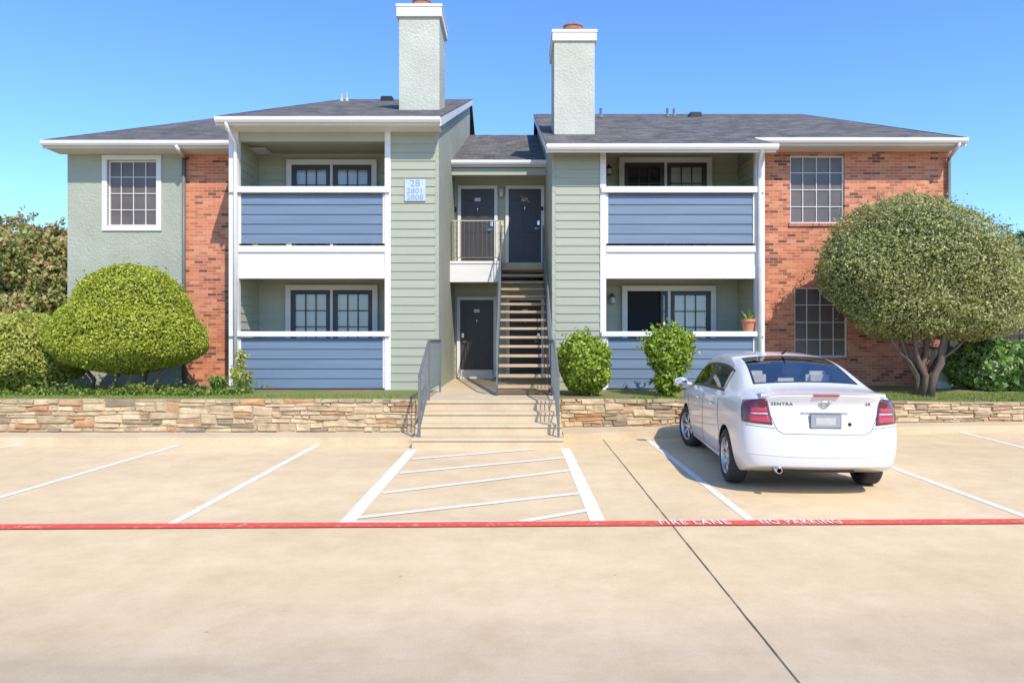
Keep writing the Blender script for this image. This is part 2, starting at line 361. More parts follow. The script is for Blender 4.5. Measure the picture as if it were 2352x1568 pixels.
# ------------------------------------------------------------------ building
DF=14.35; DW=15.7; DB=15.8; DE=18.1; RD=24.0
B=root('apartment_building',(0,18,.6),'two storey apartment building with green siding, red brick wings, blue balcony fronts and tall chimneys','building')
XL0=U(155,DW); XLB=U(425,DW); XFL=U(527,DF); XFR=-1.62; XR0=.76; XR1=U(1755,DF); XRW=U(2183,DW)
def wall_sheet(mb,x0,x1,z0,z1,D,holes,rev=.12):
    xs=sorted({x0,x1,*[h[0] for h in holes],*[h[1] for h in holes]}); zs=sorted({z0,z1,*[h[2] for h in holes],*[h[3] for h in holes]})
    for i in range(len(xs)-1):
        for j in range(len(zs)-1):
            cx=(xs[i]+xs[i+1])/2; cz=(zs[j]+zs[j+1])/2
            if any(h[0]<cx<h[1] and h[2]<cz<h[3] for h in holes): continue
            mb.quad((xs[i],D,zs[j]),(xs[i+1],D,zs[j]),(xs[i+1],D,zs[j+1]),(xs[i],D,zs[j+1]))
    for h in holes:
        a,b,c,d=h
        mb.quad((a,D,c),(a,D+rev,c),(a,D+rev,d),(a,D,d)); mb.quad((b,D,c),(b,D,d),(b,D+rev,d),(b,D+rev,c))
        mb.quad((a,D,d),(a,D+rev,d),(b,D+rev,d),(b,D,d)); mb.quad((a,D,c),(b,D,c),(b,D+rev,c),(a,D+rev,c))
def siding(mb,p0,p1,z0,z1,h=.178,out=.02):
    p0=Vector((*p0,0)); p1=Vector((*p1,0)); d=(p1-p0).normalized(); n=Vector((d.y,-d.x,0)); z=z0
    while z<z1-.001:
        zt=min(z+h,z1); o=out; Z=lambda q:Vector((0,0,q)); i_=.003+(zt-z<h*.99)*.004
        mb.quad(p0+n*o+Z(z),p1+n*o+Z(z),p1+n*i_+Z(zt),p0+n*i_+Z(zt))
        mb.quad(p0+n*.0+Z(z),p1+n*.0+Z(z),p1+n*o+Z(z),p0+n*o+Z(z)); z=zt
def window(x0,x1,z0,z1,D,cols,rows,trim=False,sill=False):
    y=D+.05; t=.035
    mb=MB(); mb.box(x0,x1,y,y+.04,z0,z0+t).box(x0,x1,y,y+.04,z1-t,z1).box(x0,x0+t,y+.001,y+.039,z0+t,z1-t).box(x1-t,x1,y+.001,y+.039,z0+t,z1-t)
    o=mb.build('window',M['white'],B)
    mb=MB()
    for i in range(1,cols): xx=x0+(x1-x0)*i/cols; mb.box(xx-.008,xx+.008,y+.006,y+.02,z0+t,z1-t)
    for i in range(1,rows): zz=z0+(z1-z0)*i/rows; mb.box(x0+t,x1-t,y+.008,y+.022,zz-.008,zz+.008)
    mb.build('muntins',M['white'],o)
    MB().quad((x0,y+.03,z0),(x1,y+.03,z0),(x1,y+.03,z1),(x0,y+.03,z1)).build('pane',M['screen'],o,fixn=False)
    if trim:
        w=.115; mb=MB().box(x0-w,x1+w,D-.035,D+.0,z1,z1+w).box(x0-w,x1+w,D-.035,D,z0-w,z0).box(x0-w,x0,D-.033,D,z0,z1).box(x1,x1+w,D-.033,D,z0,z1)
        mb.build('window_trim',M['white'],o,bevel=.004)
    if sill: MB().box(x0-.04,x1+.04,D-.04,D+.05,z0-.07,z0-.001).build('sill',M['soldier'],o)
    return o
lw=(U(247,DW),U(360,DW),V(519,DW),V(368,DW))
mb=MB(); wall_sheet(mb,XL0,XLB,.5,6.1,DW,[lw]); mb.quad((XL0,DW,.5),(XL0,32,.5),(XL0,32,6.0),(XL0,RD,9.2),(XL0,DW,6.1)); mb.build('stucco_wall',M['stucco'],B)
window(*lw,DW,4,4,trim=True)
mb=MB(); wall_sheet(mb,XLB,XFL+.04,.5,6.1,DW,[]); mb.box(XLB-.0,XLB+.01,DW-.012,DW,.5,6.0); mb.build('brick_wall',M['brick'],B)
MB().box(XLB+.01,XFL+.04,DW-.014,DW-.002,V(350,DW),6.05).build('soldier_course',M['soldier'],B)
rw1=(U(1815,DW),U(1940,DW),V(513,DW),V(357,DW)); rw2=(U(1825,DW),U(1947,DW),V(820,DW),V(660,DW))
mb=MB(); wall_sheet(mb,XR1-.04,XRW,.5,6.1,DW,[rw1,rw2]); mb.quad((XRW,DW,.5),(XRW,32,.5),(XRW,32,6.0),(XRW,RD,9.3),(XRW,DW,6.1)); mb.build('brick_wall',M['brick'],B)
MB().box(XR1-.04,XRW,DW-.014,DW-.002,V(346,DW),6.08).build('soldier_course',M['soldier'],B)
window(*rw1,DW,4,4,sill=True); window(*rw2,DW,4,4,sill=True)
MB().quad((XL0,32,.5),(XRW,32,.5),(XRW,32,6),(XL0,32,6)).build('rear_wall',M['stucco'],B)
def roof(x0,x1,eD,eZ,rZ,gx0=None,gx1=None,rakeR=False,rakeL=False,wallD=None):
    s=(rZ-eZ)/(RD-eD); t=.13
    mb=MB().prism([(eD,eZ),(RD,rZ),(2*RD-eD,eZ),(2*RD-eD,eZ-t),(RD,rZ-t),(eD,eZ-t)],x0,x1)
    o=mb.build('roof',M['shingle'],B)
    gx0=x0 if gx0 is None else gx0; gx1=x1 if gx1 is None else gx1
    MB().box(gx0,gx1,eD-.022,eD-.002,eZ-.185,eZ-.012).build('fascia',M['white'],o)
    y=eD-.024; z=eZ-.145
    MB().prism([(y,z),(y-.08,z),(y-.11,z+.045),(y-.11,z+.11),(y-.098,z+.11),(y,z+.10)],gx0-.02,gx1+.02).build('gutter',M['white'],o,bevel=.004)
    for side,on in ((x1,rakeR),(x0,rakeL)):
        if on:
            a,b=(side+.002,side+.03) if side==x1 else (side-.03,side-.002)
            MB().prism([(eD-.03,eZ-.025),(RD,rZ-.025),(RD,rZ-.2),(eD-.03,eZ-.2)],a,b).build('rake_board',M['white'],o)
            MB().prism([(eD-.03,eZ+.004),(RD,rZ+.004),(RD,rZ-.024),(eD-.03,eZ-.024)],a,b+.0).build('rake_edge',M['shingle'],o)
    if wallD: MB().box(x0+.01,x1-.01,eD+.0,wallD-.002,eZ-.185,eZ-.165).build('soffit',M['white'],o)
    return o,(lambda y:eZ+s*(y-eD))
rL,zL=roof(U(500,13.9),U(1010,13.9),13.9,V(268,13.9),V(228,RD),rakeR=True,rakeL=True,wallD=DF)
rLW,zLW=roof(U(103,15.2),U(500,13.9)+.5,15.2,V(322,15.2),V(271,RD),gx1=XFL,rakeL=True,wallD=DW)
rR,zR=roof(U(1258,13.9),U(1782,13.9),13.9,V(330,13.9),V(262,RD),rakeL=True)
rRW,zRW=roof(U(1782,13.9)+.002,9.98,15.2,zR(15.2),V(262,RD),rakeR=True,wallD=DW)
rE,zE=roof(XFR-.1,XR0+.1,17.2,V(367,17.2),V(310,RD),gx0=XFR+.01,gx1=XR0-.01)
def pipe(par,x,D,zf,h,r=.03):
    MB().tube([(x,D,zf(D)-.1),(x,D,zf(D)+h)],r,10).tube([(x,D,zf(D)-.02),(x,D,zf(D)+.1)],[r*2.2,r*1.1],10).build('vent_pipe',M['grayp'] if r>.04 else M['stucco2'],par)
pipe(rL,U(785,22.3),22.3,zL,.24); pipe(rL,U(797,22.3),22.3,zL,.26)
pipe(rR,U(1380,22),22,zR,.30,.045); pipe(rR,U(1533,22.5),22.5,zR,.27,.042); pipe(rR,U(1548,22.5),22.5,zR,.26,.042)
for par,x,zf in ((rL,890,zL),(rR,1595,zR)):
    xx=U(x,22.6); MB().box(xx-.2,xx+.2,22.4,22.8,zf(22.4)-.1,zf(22.8)+.02).build('roof_vent',M['plastic'],par,bevel=.03)
MB().prism([(DF-.01,.58),(RD,.58),(RD,zL(RD)-.14),(DF-.01,zL(DF)-.14)],-1.69,XFR).build('stucco_wall',M['stucco'],B)
MB().prism([(DF-.01,.58),(RD,.58),(RD,zR(RD)-.14),(DF-.01,zR(DF)-.14)],XR0,.835).build('stucco_wall',M['stucco'],B)
MB().prism([(DF,.58),(RD,.58),(RD,zL(RD)-.14),(DF,zL(DF)-.14)],XFL,XFL+.07).build('side_wall',M['stucco'],B)
MB().prism([(DF,.58),(RD,.58),(RD,zR(RD)-.14),(DF,zR(DF)-.14)],XR1-.07,XR1).build('side_wall',M['stucco'],B)
def block(x_a,x_b,x_sa,x_sb,top,zr,ceil,right):
    mb=MB(); siding(mb,(x_sa,DF),(x_sb,DF),.6,top,); mb.build('siding_strip',M['siding'],B)
    zs=dict(r1=(V(773,DF),V(761,DF)),p1=(.64,V(776,DF)),band=(V(640,DF),V(565,DF)),p2=(V(559,DF),V(446,DF)),r2=(V(444,DF),V(430,DF)))
    if not right: pl=(x_a,x_a+.2); pr=(x_b-.125,x_b)
    else: pl=(x_a,x_a+.125); pr=(x_b-.19,x_b)
    for q in (pl,pr): MB().box(q[0],q[1],DF-.04,DF+.10,.6,top).build('corner_post',M['white'],B,bevel=.005)
    ia,ib=pl[1]+.003,pr[0]-.003
    if not right: MB().box(ia,ib,DF-.01,DF+.1,V(325,DF),top).build('header',M['green'],B)
    else: MB().box(ia,ib,DF-.01,DF+.08,top-.07,top).build('header',M['green'],B)
    for k in ('p1','p2'):
        z0,z1=zs[k]; mb=MB(); siding(mb,(ia+.045,DF+.02),(ib-.045,DF+.02),z0,z1,.205,.022); mb.box(ia+.045,ib-.045,DF+.021,DF+.07,z0,z1)
        p=mb.build('balcony_panel',M['blue'],B)
        MB().box(ia,ia+.043,DF-.012,DF+.08,z0,z1).build('panel_trim',M['white'],p)
        MB().box(ib-.043,ib,DF-.012,DF+.08,z0,z1).build('panel_trim',M['white'],p)
    for k in ('r1','r2'):
        z0,z1=zs[k]; MB().box(pl[0]+.02,pr[1]-.02,DF-.09,DF+.12,z0,z1).build('balcony_rail',M['white'],B,bevel=.008)
    z0,z1=zs['band']; h=z1-z0
    MB().box(ia,ib,DF-.03,DF+.05,z0,z0+h*.42).box(ia,ib,DF-.015,DF+.05,z0+h*.425,z0+h*.8).box(ia-.0,ib,DF-.05,DF+.05,z0+h*.805,z1).build('floor_band',M['white'],B,bevel=.004)
    MB().box(ia-.02,ib+.02,DF+.055,DB,3.05,3.55).build('balcony_floor',M['green'],B)
    MB().box(ia-.02,ib+.02,DF+.08,DB,.5,.63).build('patio_floor',M['walk'],B)
    wx0,wx1=(x_a+.075,pr[0]+.1) if not right else (pl[0]+.05,x_b-.075)
    if ceil: MB().box(ia-.1,ib+.1,DF+.1,DB,ceil,ceil+.03).build('balcony_ceiling',M['green'],B)
    else: MB().quad((ia-.1,DF+.09,zr(DF)-.16),(ib+.1,DF+.09,zr(DF)-.16),(ib+.1,DB,zr(DB)-.16),(ia-.1,DB,zr(DB)-.16)).build('balcony_ceiling',M['green'],B)
    for z0,z1 in ((.63,3.05),(3.55,6.2)):
        zc=min(z1,5.6 if right else 5.95)
        mb=MB(); siding(mb,(wx0,DB),(wx1,DB),z0,z1); mb.build('balcony_siding',M['siding_fill'],B)
        mb=MB(); siding(mb,(wx0,DF+.1),(wx0,DB),z0,zc); mb.build('balcony_siding',M['siding_fill'],B)
        mb=MB(); siding(mb,(wx1,DB),(wx1,DF+.1),z0,zc); mb.build('balcony_siding',M['siding_fill'],B)
topL=zL(DF)-.14; topR=zR(DF)-.14
block(XFL,U(898,DF),U(898,DF)+.002,-1.692,topL,zL,5.95,False)
block(U(1378,DF),XR1,.837,U(1378,DF)-.002,topR,zR,None,True)
def french(x0,x1,z0,z1,D,blindL=True,blindR=True,openL=False,bot=0):
    f=.12; y=D-.13
    mb=MB().box(x0,x1,y,D,z1-f,z1).box(x0,x0+f,y+.002,D,z0,z1-f).box(x1-f,x1,y+.002,D,z0,z1-f)
    xm=(x0+x1)/2; mb.box(xm-.03,xm+.03,y+.004,D,z0,z1-f)
    o=mb.build('patio_door',M['white'],B,bevel=.005)
    for k,(a,b,bl) in enumerate(((x0+f,xm-.03,blindL),(xm+.03,x1-f,blindR))):
        zt=z1-f; s=.1
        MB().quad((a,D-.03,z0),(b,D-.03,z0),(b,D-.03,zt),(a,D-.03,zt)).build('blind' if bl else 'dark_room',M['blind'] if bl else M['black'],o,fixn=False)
        if openL and k==0: rng=(b-.16,b)
        else: rng=(a,b)
        a,b=rng; q=.5 if openL and k==0 else 1
        mb=MB().box(a,a+s*q,y+.03,y+.07,z0,zt).box(b-s*q,b,y+.03,y+.07,z0,zt).box(a+s*.5,b-s*.5,y+.032,y+.068,zt-s,zt).box(a+s*.5,b-s*.5,y+.032,y+.068,z0,z0+.2)
        n=3 if q==1 else 1
        for i in range(1,n): xx=a+s+(b-a-2*s)*i/n; mb.box(xx-.012,xx+.012,y+.035,y+.06,z0+.2,zt-s)
        for i in range(1,5): zz=z0+.2+(zt-s-z0-.2)*i/5; mb.box(a+s*.5,b-s*.5,y+.036,y+.061,zz-.012,zz+.012)
        lf=mb.build('door_leaf',M['dark'],o)
        MB().quad((a+s*.5,y+.052,z0+.2),(b-s*.5,y+.052,z0+.2),(b-s*.5,y+.052,zt-s),(a+s*.5,y+.052,zt-s)).build('pane',M['pane'],o,fixn=False)
french(U(662,DB),U(868,DB),3.56,V(370,DB),DB-.02)
french(U(660,DB),U(870,DB),.635,V(655,DB),DB-.02)
french(U(1420,DB),U(1632,DB),3.56,V(365,DB),DB-.02,False,True)
french(U(1427,DB),U(1641,DB),.635,V(657,DB),DB-.02,False,True,True)
# entry
mb=MB(); siding(mb,(XFR,DE),(XR0,DE),.62,3.1,.178,.015); siding(mb,(XFR,DE),(XR0,DE),3.58,6.2,.178,.015); mb.build('entry_wall',M['siding_fill'],B)
MB().box(XFR+.002,XR0-.002,17.25,DE,5.98,6.02).box(XFR+.002,XR0-.002,17.23,17.4,5.80,5.97).build('entry_ceiling',M['green'],B)
xs_=-.37
MB().box(XFR+.002,xs_,16.78,DE-.02,3.42,3.58).box(xs_+.001,XR0-.002,17.15,DE-.02,3.42,3.58).build('entry_landing',M['walk'],B)
MB().box(XFR+.002,xs_+.01,16.74,16.775,V(648,16.75),V(606,16.75)).box(XFR+.002,xs_+.01,16.72,16.775,V(606,16.75)+.001,V(600,16.75)).build('landing_fascia',M['white'],B,bevel=.004)
MB().box(XFR+.004,xs_-.02,16.8,DE-.03,3.08,3.11).build('entry_soffit',M['green'],B)
MB().box(xs_-.1,xs_-.0,16.85,16.95,.62,3.41).build('landing_post',M['green'],B)
def entry_door(x0,x1,z0,z1,kick=False,knobleft=False,bell=None):
    f=.085; y=DE-.02
    mb=MB().box(x0+f,x1-f,y-.05,y-.02,z0,z1-f)
    w=x1-x0-2*f
    for c in (0,1):
        px0=x0+f+w*(.14+.40*c); px1=px0+w*.32
        for (r0,r1) in ((.08,.36),(.42,.78),(.84,.94)):
            a=z0+(z1-f-z0)*r0; b_=z0+(z1-f-z0)*r1
            mb.box(px0,px1,y-.056,y-.05,a,b_); mb.box(px0+.035,px1-.035,y-.066,y-.056,a+.035,b_-.035)
    o=mb.build('door',M['dark'],B,bevel=.004)
    MB().box(x0,x1,y-.08,y,z1-f,z1).box(x0,x0+f,y-.078,y,z0-.0,z1-f-.001).box(x1-f,x1,y-.078,y,z0,z1-f-.001).box(x0+f,x1-f,y-.078,y-.04,z0-.03,z0+.03).build('door_frame',M['white'],o,bevel=.004)
    hx=x0+f+.07 if knobleft else x1-f-.07
    MB().tube([(hx,y-.05,z0+.95),(hx,y-.11,z0+.95),(hx+(.1 if knobleft else -.1),y-.11,z0+.95)],.012).build('handle',M['chrome'],o)
    MB().box(hx-.03,hx+.03,y-.065,y-.05,z0+1.05,z0+1.16).build('lock',M['chrome'],o)
    xm=(x0+x1)/2
    MB().box(xm-.075,xm+.075,y-.074,y-.067,z1-f-.33,z1-f-.24).build('number_plate',M['plate_w'],o)
    MB().ell((xm,y-.07,z0+1.50),(.03,.02,.04),10,6).tube([(xm,y-.07,z0+1.5),(xm,y-.075,z0+1.40)],.008).build('knocker',M['chrome'],o,smooth=True)
    if kick: MB().box(x0+f+.02,x1-f-.02,y-.073,y-.067,z0+.03,z0+.2).build('kick_plate',M['white'],o)
    if bell: MB().box(bell-.03,bell+.03,DE-.045,DE-.012,z0+1.42,z0+1.56).build('door_bell',M['plastic'],o,bevel=.01)
    return o
entry_door(U(1052,DE),U(1143,DE),3.59,V(428,DE),bell=U(1046,DE))
rd=entry_door(U(1161,DE),U(1250,DE),3.62,V(428,DE))
MB().box(U(1243,DE)-.02,U(1243,DE)+.05,DE-.11,DE-.10,3.62+1.42,3.62+1.53).build('door_bell',M['plastic'],rd,bevel=.004)
entry_door(U(1050,DE),U(1141,DE),.65,V(682,DE),kick=True,knobleft=True)
entry_door(U(1163,DE),U(1250,DE),.65,V(682,DE))
x=U(1206,DE); sw=root('dried_leaf_swag',(x,DE-.1,V(462,DE)),'small swag of dried tan leaves hanging on the right upper entry door','wreath')
mb=MB()
for i in range(60):
    t=random.uniform(-1,1); p=Vector((x+t*.13+random.gauss(0,.02),DE-.10-random.random()*.03,V(460,DE)-t*.08+random.gauss(0,.03))); a=Vector((random.uniform(-1,1),random.uniform(-.3,.3),random.uniform(-1,1))).normalized()*.035; n_=Vector((-a.z,0,a.x))*.3
    mb.quad(p-a,p+n_,p+a,p-n_)
mb.build('leaves',M['leaf_myrtle'],sw,fixn=False)
gr=root('guard_rail',(-1,16.85,3.58),'short metal guard rail across the front of the upper landing','railing')
xa,xb=XFR+.03,xs_-.02; zt=V(507,16.84)
MB().box(xa,xb,16.828,16.852,zt-.012,zt+.010).build('top_bar',M['stucco2'],gr)
MB().box(xa,xb,16.83,16.85,3.66,3.68).build('bottom_bar',M['grayp'],gr)
n=11
for i in range(n+1):
    x=xa+(xb-xa)*i/n; r=.012 if i in (0,n) else .007
    MB().box(x-r,x+r,16.84-r,16.84+r,3.57 if i in (0,n) else 3.68,zt-.013).build('baluster',M['iron'],gr)
sx0,sx1=-.34,.66; ND=16; y0s=12.72; run=(17.12-y0s)/ND; rise=(3.58-.62)/ND
z=lambda y:.62+(y-y0s)/run*rise
first=None
for x in (sx0-.03,sx1+.005):
    sl=MB().prism([(y0s-.05,.62),(y0s+.25,.62),(17.1,z(17.1)-.28),(17.1,z(17.1)-.02),(y0s-.05,z(y0s)+.12)],x,x+.025)
    if first is None: stair=sl.build('staircase',M['iron'],B); first=1
    else: sl.build('stringer',M['iron'],stair)
for i in range(1,ND):
    zz=.62+rise*i; yy=y0s+run*(i-1)
    MB().box(sx0,sx1,yy,yy+run+.03,zz-.055,zz).build('tread',M['tread'],stair,bevel=.008)
for x in (sx0-.015,sx1+.015):
    hr=MB(); pts=[(x,y0s-.1,z(y0s)+.55),(x,y0s-.05,z(y0s)+.95),(x,17.05,z(17.05)+.95)]
    hr.tube(pts,.018,8); 
    hr.tube([(x,y0s,z(y0s)+.18),(x,17.05,z(17.05)+.12)],.010,6)
    for i in range(0,33):
        y=y0s+.02+(17.0-y0s)*i/32; r=.014 if i%16==0 else .007
        hr.box(x-r,x+r,y-r,y+r,z(y)+(.0 if i%16==0 else .15),z(y)+.95)
    hr.build('handrail',M['grayp'],stair)
def step_rail(x,label):
    r=root('step_railing',(x,11.5,.3),label,'railing')
    zt=lambda y: 1.12+(y-10.6)/(11.75-10.6)*.53 if y<11.75 else 1.65
    zb=lambda y: zt(y)-.85
    MB().tube([(x,10.58,zt(10.6)-.02),(x,11.75,1.65),(x,13.5,1.65)],.02,8).build('handrail',M['grayp'],r)
    MB().tube([(x,10.58,zb(10.6)),(x,11.75,.80),(x,13.5,.80)],.012,8).build('bottom_bar',M['grayp'],r)
    for y,zf in ((10.6,.15),(11.75,.61),(13.5,.61)): MB().box(x-.018,x+.018,y-.018,y+.018,zf,zt(y)).build('post',M['grayp'],r)
    n=20
    for i in range(1,n):
        y=10.6+2.9*i/n; MB().box(x-.007,x+.007,y-.007,y+.007,zb(y),zt(y)).build('baluster',M['grayp'],r)
step_rail(-1.50,'dark gray metal railing on the left side of the concrete steps'); step_rail(.66,'dark gray metal railing on the right side of the concrete steps')
def chimney(x0,x1,y0,y1,zb,zt,ch,o,par):
    c=MB().box(x0,x1,y0,y1,zb,zt-ch+.01).build('chimney',M['stucco2'],B)
    MB().box(x0-o,x1+o,y0-o,y1+o,zt-ch,zt).box(x0-o-.015,x1+o+.015,y0-o-.015,y1+o+.015,zt-.07,zt+.004).build('chimney_cap',M['white'],c,bevel=.008)
    xm=(x0+x1)/2; ym=(y0+y1)/2-.2
    MB().lathe([(0,0),(.2,0),(.2,.12),(.27,.13),(.27,.20),(.2,.21),(.24,.25),(.24,.28),(.0,.30)],(xm,ym,zt),'z',20).build('flue',M['rust'],c,smooth=False)
chimney(-2.84,-1.86,16.6,17.9,6.6,V(12,16.6),.30,.06,rL)
chimney(U(1273,16),U(1366,16),16.0,17.3,6.0,V(70,16),.26,.045,rR)
def spout(pts,mat,r=.042):
    MB().tube(pts,r,8).build('downspout',mat,B,smooth=True)
x=U(540,14.25); spout([(U(517,13.8),13.82,V(272,13.8)),(U(519,13.8),13.84,V(290,13.8)),(x,14.25,V(325,14.25)),(x,14.26,V(350,14.25)),(x,14.26,.65)],M['white'])
x=U(1745,14.25); spout([(U(1752,13.8),13.82,V(333,13.8)),(U(1752,13.8),13.84,V(345,13.8)),(x,14.25,V(370,14.25)),(x,14.26,V(390,14.25)),(x,14.26,.65)],M['white'])
x=U(422,15.62); spout([(U(404,15.1),15.12,V(333,15.1)),(U(407,15.1),15.14,V(342,15.1)),(x,15.62,V(360,15.6))],M['white']); spout([(x,15.62,V(360,15.6)),(x,15.62,.65)],M['grayp'],.04)
x=U(2180,15.62); spout([(U(2207,15.1),15.12,V(322,15.1)),(U(2203,15.1),15.14,V(336,15.1)),(x,15.62,V(362,15.6))],M['white']); spout([(x,15.62,V(362,15.6)),(x,15.62,.65)],M['grayp'],.04)
sg=root('address_sign',(U(954,DF),DF-.03,V(438,DF)),'pale blue square address sign on the green siding, reading 28 and unit numbers','sign')
MB().box(U(930,DF),U(978,DF),DF-.05,DF-.022,V(463,DF),V(413,DF)).build('panel',M['sign'],sg,bevel=.004)
RX=Matrix.Rotation(R(90),4,'X')
for body,yy,s in (('28',423,.19),('2801',440,.155),('2808',455,.155)):
    text('lettering',body,s,M['signtext'],sg,Matrix.Translation((U(954,DF),DF-.053,V(yy,DF)))@RX,.002,1.15)
def lantern(px,py,D,label,mat):
    x=U(px,D); z_=V(py,D); r=root('wall_lantern',(x,D,z_),label,'wall lamp')
    MB().box(x-.045,x+.045,D-.03,D-.0,z_-.04,z_+.10).tube([(x,D-.03,z_+.06),(x,D-.1,z_+.12),(x,D-.13,z_+.09)],.012).build('bracket',mat,r)
    MB().lathe([(0,.09),(.03,.08),(.075,.03),(.075,.01)],(x,D-.13,z_),'z',12).build('hood',mat,r)
    MB().lathe([(.06,-.12),(.03,-.14),(0,-.14)],(x,D-.13,z_),'z',12).build('finial',mat,r)
    MB().lathe([(.055,.01),(.065,-.05),(.055,-.12)],(x,D-.13,z_),'z',12).build('glass_shade',M['plate_w'],r,smooth=True)
lantern(1397,392,DB-.02,'black wall lantern on the upper right balcony wall',M['plastic'])
lantern(1405,685,DB-.02,'wall lantern on the lower right patio wall beside the dark open door',M['grayp'])
lantern(1152,442,DE-.015,'small white wall lamp between the two upper entry doors',M['white'])
zr1=V(761,DF); x=U(1719,DF); fp=root('flower_pot',(x,DF,zr1),'terracotta flower pot with small green spiky plant on the lower right balcony rail','flower pot')
MB().lathe([(0,.0),(.095,.0),(.135,.2),(.155,.2),(.155,.26),(.13,.26),(.12,.22),(0,.22)],(x,DF+.01,zr1),'z',20).build('pot',M['terra'],fp,smooth=False)
mb=MB()
for i in range(11):
    a=i*2.4; l=random.uniform(.12,.24); t=random.uniform(.3,.9)
    mb.tube([(x,DF,zr1+.22),(x+math.cos(a)*l*t*.5,DF+math.sin(a)*l*t*.5,zr1+.22+l*.5),(x+math.cos(a)*l*t,DF+math.sin(a)*l*t,zr1+.22+l)],[.018,.013,.002],5)
mb.build('spiky_leaves',M['leaf_shrub'],fp)
# ------------------------------------------------------------------ foliage
def foliage(name,parent,blobs,n,size,mat,amp=.06,shell=.10,sprig=150,elong=1.7,hull=.86,seed=1,off=None,out=.7,slen=1.0):
    rng=np.random.default_rng(seed); P=[];O=[]
    w=np.array([b[3]*(b[5]+b[4]) for b in blobs]); w=w/w.sum()
    ph=rng.uniform(0,6.28,8)
    def lump(d):
        v=np.zeros(len(d))
        for k in range(8):
            a=np.array([math.sin(k*1.7+ph[k]),math.cos(k*2.3),math.sin(k*3.1+1)])*(2.5+k*1.5); v+=np.sin(d@a+ph[k])/(1+k*.35)
        return 1+amp*v*.55
    V_=[];F_=[]
    for bi,b in enumerate(blobs):
        m=int(n*w[bi]); d=rng.normal(size=(m,3)); d/=np.linalg.norm(d,axis=1)[:,None]
        r=(1-np.abs(rng.normal(size=m))*shell)*lump(d+bi)
        rz=np.where(d[:,2]>0,b[5],b[6]); S_=np.stack([np.full(m,b[3]),np.full(m,b[4]),rz],1)
        P.append(d*S_*r[:,None]+np.array(b[:3])); O.append(d)
        ks=int(sprig*w[bi])
        if ks:
            d2=rng.normal(size=(ks,3)); d2[:,2]=np.where(rng.random(ks)<.75,np.abs(d2[:,2]),d2[:,2]); d2/=np.linalg.norm(d2,axis=1)[:,None]
            base=lump(d2+bi); ln=rng.uniform(.3,1.2,ks)*slen; dv=rng.normal(size=(ks,3))*.25
            for t in range(11):
                rr=base*(.95+t*.013*ln); rz=np.where(d2[:,2]>0,b[5],b[6])
                S_=np.stack([np.full(ks,b[3]),np.full(ks,b[4]),rz],1)
                P.append(d2*S_*rr[:,None]+dv*(t*.013*ln)[:,None]*2+np.array(b[:3])+rng.normal(size=(ks,3))*size*.45); O.append(d2)
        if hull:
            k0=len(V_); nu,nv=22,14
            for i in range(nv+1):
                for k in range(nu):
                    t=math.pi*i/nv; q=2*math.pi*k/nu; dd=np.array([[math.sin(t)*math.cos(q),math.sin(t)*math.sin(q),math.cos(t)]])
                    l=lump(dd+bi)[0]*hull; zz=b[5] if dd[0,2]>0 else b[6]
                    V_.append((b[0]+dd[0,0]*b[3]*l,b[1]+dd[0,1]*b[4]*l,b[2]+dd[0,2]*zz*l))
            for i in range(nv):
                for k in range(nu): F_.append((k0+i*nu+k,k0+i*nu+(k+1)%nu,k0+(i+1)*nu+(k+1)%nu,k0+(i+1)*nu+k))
    P=np.concatenate(P); O=np.concatenate(O); m=len(P)
    nn=O*out+rng.normal(size=(m,3))*.6; nn/=np.linalg.norm(nn,axis=1)[:,None]
    t=np.cross(nn,rng.normal(size=(m,3))); t/=np.linalg.norm(t,axis=1)[:,None]; bb=np.cross(nn,t)
    s=size*rng.uniform(.6,1.3,m)[:,None]; fold=nn*s*.12
    vs=np.stack([P-t*s*elong/2,P+bb*s/2+fold,P+t*s*elong/2,P-bb*s/2+fold],1).reshape(-1,3)
    nh=len(V_); allv=np.concatenate([np.array(V_).reshape(-1,3),vs]) if nh else vs
    me=bpy.data.meshes.new(name)
    nf=len(F_)+m; me.vertices.add(len(allv)); me.vertices.foreach_set('co',allv.astype(np.float32).ravel())
    me.loops.add(nf*4); me.polygons.add(nf)
    lv=np.concatenate([np.array(F_,dtype=np.int32).ravel() if F_ else np.zeros(0,np.int32),(np.arange(m*4)+nh).astype(np.int32)])
    me.loops.foreach_set('vertex_index',lv); me.polygons.foreach_set('loop_start',np.arange(nf,dtype=np.int32)*4); me.polygons.foreach_set('loop_total',np.full(nf,4,np.int32))
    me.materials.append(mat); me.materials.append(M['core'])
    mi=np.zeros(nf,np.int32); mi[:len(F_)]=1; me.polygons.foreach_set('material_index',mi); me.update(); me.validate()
    return link(name,me,parent)
def trunk(par,pts,rs,name='trunk'):
    MB().tube(pts,rs,9).build(name,M['bark'],par,smooth=True)
X=-7.82; Y=13.75
d=root('clipped_tree',(X,Y,.6),'large dome clipped bright green bush on bare trunks before the left wing','bush')
foliage('crown',d,[(X,Y,1.62,1.50,1.3,1.05,.66),(X+.08,Y,2.05,1.16,1.1,1.12,.9)],95000,.030,M['leaf_dome'],.035,.05,420,seed=3,hull=.92)
for q in ((-.1,-.25,.1,.0),(.45,-.3,.35,.25),(.62,-.1,1.0,.1),(-.7,.1,-1.1,.2),(.2,.3,.3,.5)):
    trunk(d,[(X+q[0],Y+q[1]-.2,.55),(X+q[0]+.06,Y+q[1]-.15,.85),(X+q[2],Y+q[3]-.1,1.3)],[.055,.04,.03])
d=root('bush',(-10.4,13.9,.6),'low sprawling yellow green bush at the left edge, beside the clipped dome bush','bush')
